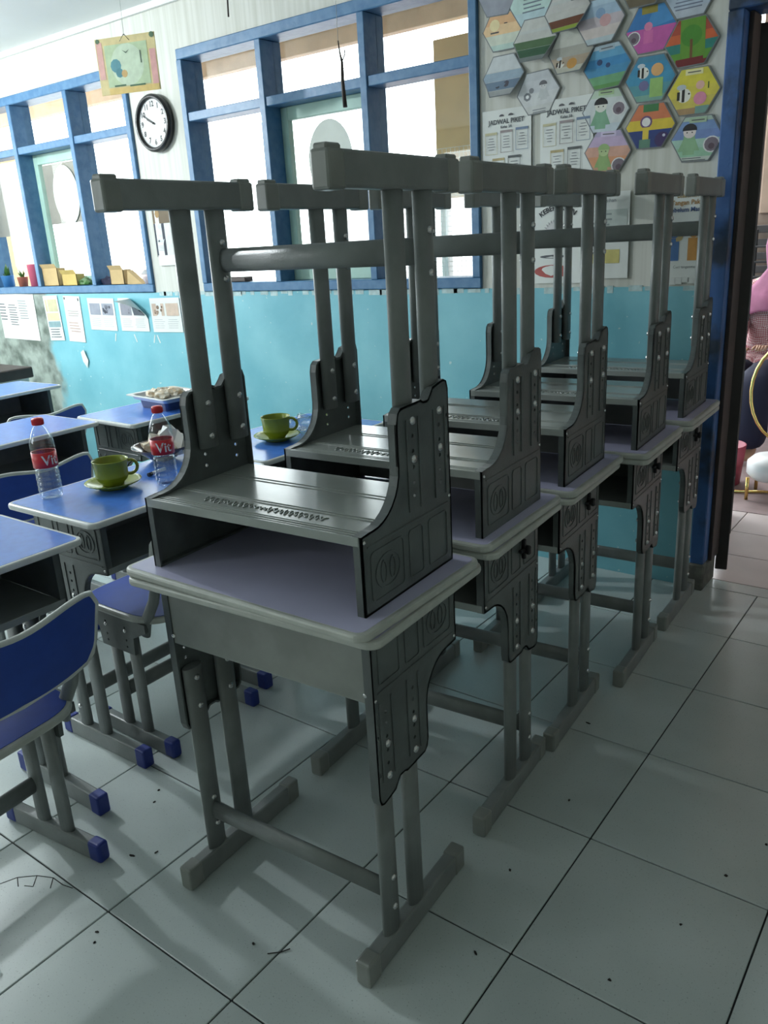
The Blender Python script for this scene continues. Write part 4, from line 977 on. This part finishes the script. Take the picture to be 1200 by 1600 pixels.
# ---------------- person sitting outside the doorway
def skinbody(name,verts,edges,m,parent,root=0,sub=2):
    me=bpy.data.meshes.new(name); me.from_pydata([v[:3] for v in verts],edges,[]); o=bpy.data.objects.new(name,me); COL.objects.link(o); o.parent=parent
    sk=o.modifiers.new('skin','SKIN'); 
    for i,v in enumerate(verts):
        r=v[3]; me.skin_vertices[0].data[i].radius=(r,v[4] if len(v)>4 else r)
    me.skin_vertices[0].data[root].use_root=True; sk.use_smooth_shade=True
    sb=o.modifiers.new('sub','SUBSURF'); sb.levels=sub; sb.render_levels=sub; me.materials.append(m)
    return o
per=empty('person',(.235,4.75,0),math.radians(-8),'person in pink headscarf, red checked tunic and dark skirt sitting outside the doorway','person')
# local: faces -Y, seated with hips at z .46
BV=[(0,.05,.52,.13,.11),(0,.04,.68,.12,.09),(.02,.03,.84,.13,.09),(.04,.02,.98,.14,.08),(.05,.0,1.06,.05,.05),(.055,-.01,1.16,.075,.085),(.055,-.01,1.24,.07,.08),
 (-.10,.02,.99,.05,.05),(-.14,-.02,.80,.042,.042),(-.10,-.18,.68,.036,.036),(-.04,-.26,.66,.03,.03),
 (.19,.02,.99,.05,.05),(.25,-.02,.80,.042,.042),(.18,-.18,.70,.036,.036),(.11,-.26,.68,.03,.03),
 (-.09,0,.50,.085,.085),(-.10,-.36,.50,.07,.07),(-.10,-.38,.25,.055,.055),(-.10,-.37,.06,.045,.045),(-.11,-.47,.03,.035,.025),
 (.09,0,.50,.085,.085),(.10,-.36,.50,.07,.07),(.10,-.38,.25,.055,.055),(.10,-.37,.06,.045,.045),(.11,-.47,.03,.035,.025)]
BE=[(0,1),(1,2),(2,3),(3,4),(4,5),(5,6),(3,7),(7,8),(8,9),(9,10),(3,11),(11,12),(12,13),(13,14),(0,15),(15,16),(16,17),(17,18),(18,19),(0,20),(20,21),(21,22),(22,23),(23,24)]
skinbody('body',BV,BE,M['skin'],per)
# fingers
for s,(hx,hy,hz) in ((-1,(-.02,-.285,.655)),(1,(.09,-.285,.675))):
    for k in range(5):
        L=[.045,.06,.066,.062,.05][k]; dx=(-.03+.015*k)*1.0
        if k==0: pts=[(hx+dx,hy,hz),(hx+dx-.012,hy-.02,hz-.008),(hx+dx-.012,hy-.04,hz-.02)]
        else: pts=[(hx+dx,hy,hz),(hx+dx,hy-L*.5,hz+.002),(hx+dx,hy-L*.9,hz-.02)]
        b=B(); b.tube(pts,.008,n=8,up=(1,0,0),radii=[1,.95,.7]); b.build('finger',M['skin'],per)
# tunic: torso + sleeves
tv=[(0,.05,.44,.17,.15),(0,.04,.60,.15,.12),(.02,.03,.80,.145,.11),(.04,.02,.98,.16,.095),(.05,.01,1.03,.08,.07),(-.105,.02,.98,.065,.065),(-.15,-.02,.80,.062,.062),(-.11,-.16,.69,.055,.055),(.20,.02,.98,.065,.065),(.26,-.02,.80,.062,.062),(.19,-.16,.71,.055,.055),(-.09,-.18,.53,.10,.085),(.09,-.18,.53,.10,.085)]
skinbody('tunic',tv,[(0,1),(1,2),(2,3),(3,4),(3,5),(5,6),(6,7),(3,8),(8,9),(9,10),(0,11),(0,12)],M['check'],per)
# skirt over the knees to the ground: two lobes
skinbody('skirt',[(0,.05,.44,.15,.13),(-.10,-.20,.50,.11,.09),(-.105,-.40,.485,.105,.085),(-.11,-.43,.25,.11,.09),(-.11,-.42,.07,.115,.10),(.10,-.20,.50,.11,.09),(.105,-.40,.485,.105,.085),(.11,-.43,.25,.11,.09),(.11,-.42,.07,.115,.10)],[(0,1),(1,2),(2,3),(3,4),(0,5),(5,6),(6,7),(7,8)],M['navy'],per)
# headscarf: hood and shawl over chest
b=B(); prof=[(.001,1.355),(.05,1.345),(.085,1.30),(.095,1.23),(.085,1.15),(.075,1.10),(.12,1.04),(.19,.96),(.21,.86),(.205,.845)]
vs=[];fs=[];n=28
for i,(r_,z) in enumerate(prof):
    for j in range(n):
        a=2*PI*j/n; open_=1.0
        if 1.14<z<1.33 and abs(((a+PI/2+PI)%(2*PI))-PI)<.62: open_=.72
        fold=1+.05*math.sin(a*7)*(1 if z<1.05 else .2)
        vs.append((.052+r_*fold*open_*math.cos(a),.005+r_*.80*fold*open_*math.sin(a),z+.02*math.sin(a*3)*(z<.9)))
for i in range(len(prof)-1):
    for j in range(n):
        a=2*PI*(j+.5)/n
        if 1<=i<=3 and abs(((a+PI/2+PI)%(2*PI))-PI)<.5 and i>=2: continue
        fs.append((i*n+j,i*n+(j+1)%n,(i+1)*n+(j+1)%n,(i+1)*n+j))
b.raw(vs,fs,None,True); hs=b.build('headscarf',M['pink'],per); hs.modifiers.new('s','SOLIDIFY').thickness=.004
b=B()
for s in (-1,1): b.lathe([(.001,.0),(.008,.004),(.001,.008)],10,c=(.055+s*.027,-.088,1.215))
b.build('eyes',M['white'],per)
b=B(); b.tube([(.055,-.085,1.225),(.055,-.102,1.195),(.055,-.09,1.188)],.009,n=8,up=(1,0,0)); b.tube([(.035,-.088,1.160),(.055,-.094,1.158),(.075,-.088,1.160)],.005,n=6); b.build('nose_and_mouth',M['skin'],per)
# the gold hoop chair right of the person
r=empty('hoop_chair',(.46,3.86,0),0,'gold wire hoop chair with a white seat at the right edge of the doorway view','chair')
b=B(); b.tube([(.12+.20*math.cos(2*PI*k/28),0,.52+.27*math.sin(2*PI*k/28)) for k in range(28)],.009,n=8,closed=True,up=(0,1,0)); b.build('hoop',M['gold'],r)
b=B(); b.lathe([(.001,.10),(.10,.10),(.13,.13),(.13,.19),(.10,.22),(.001,.22)],24,c=(.10,-.16,0)); b.build('seat',M['white'],r)
for x,y in ((-.0,-.26),(.20,-.26),(-.0,-.06),(.20,-.06)):
    b=B(); b.tube([(x,y,0),(x,y,.12)],.009,n=8); b.build('leg',M['gold'],r)
b=B(); b.tube([(.12,0,.0),(.12,0,.26)],.009,n=8); b.tube([(-.15,-.2,.008),(.30,-.02,.008)],.008,n=8); b.build('stand',M['gold'],r)
r=empty('person_stool',(.235,4.82,0),0,'low dark stool under the sitting person outside the doorway','stool')
b=B(); b.box((-.16,-.12,.27),(.16,.20,.305),.01); b.build('seat',M['wood'],r)
for x in (-.13,.13):
    for y in (-.09,.17):
        b=B(); b.box((x-.015,y-.015,0),(x+.015,y+.015,.27),.003); b.build('leg',M['wood'],r)
# dark rack beside the door view
r=empty('dark_rack',(.02,5.2,0),0,'black metal rack with hanging things behind the person','rack')
for x in (0,.16):
    b=B(); b.box((x-.012,-.012,0),(x+.012,.012,1.32),.002); b.build('post',M['dark'],r)
for k in range(9):
    b=B(); b.box((0,-.10,.45+k*.095),(.16,.01,.46+k*.095),.002); b.build('shelf',M['dark'],r)
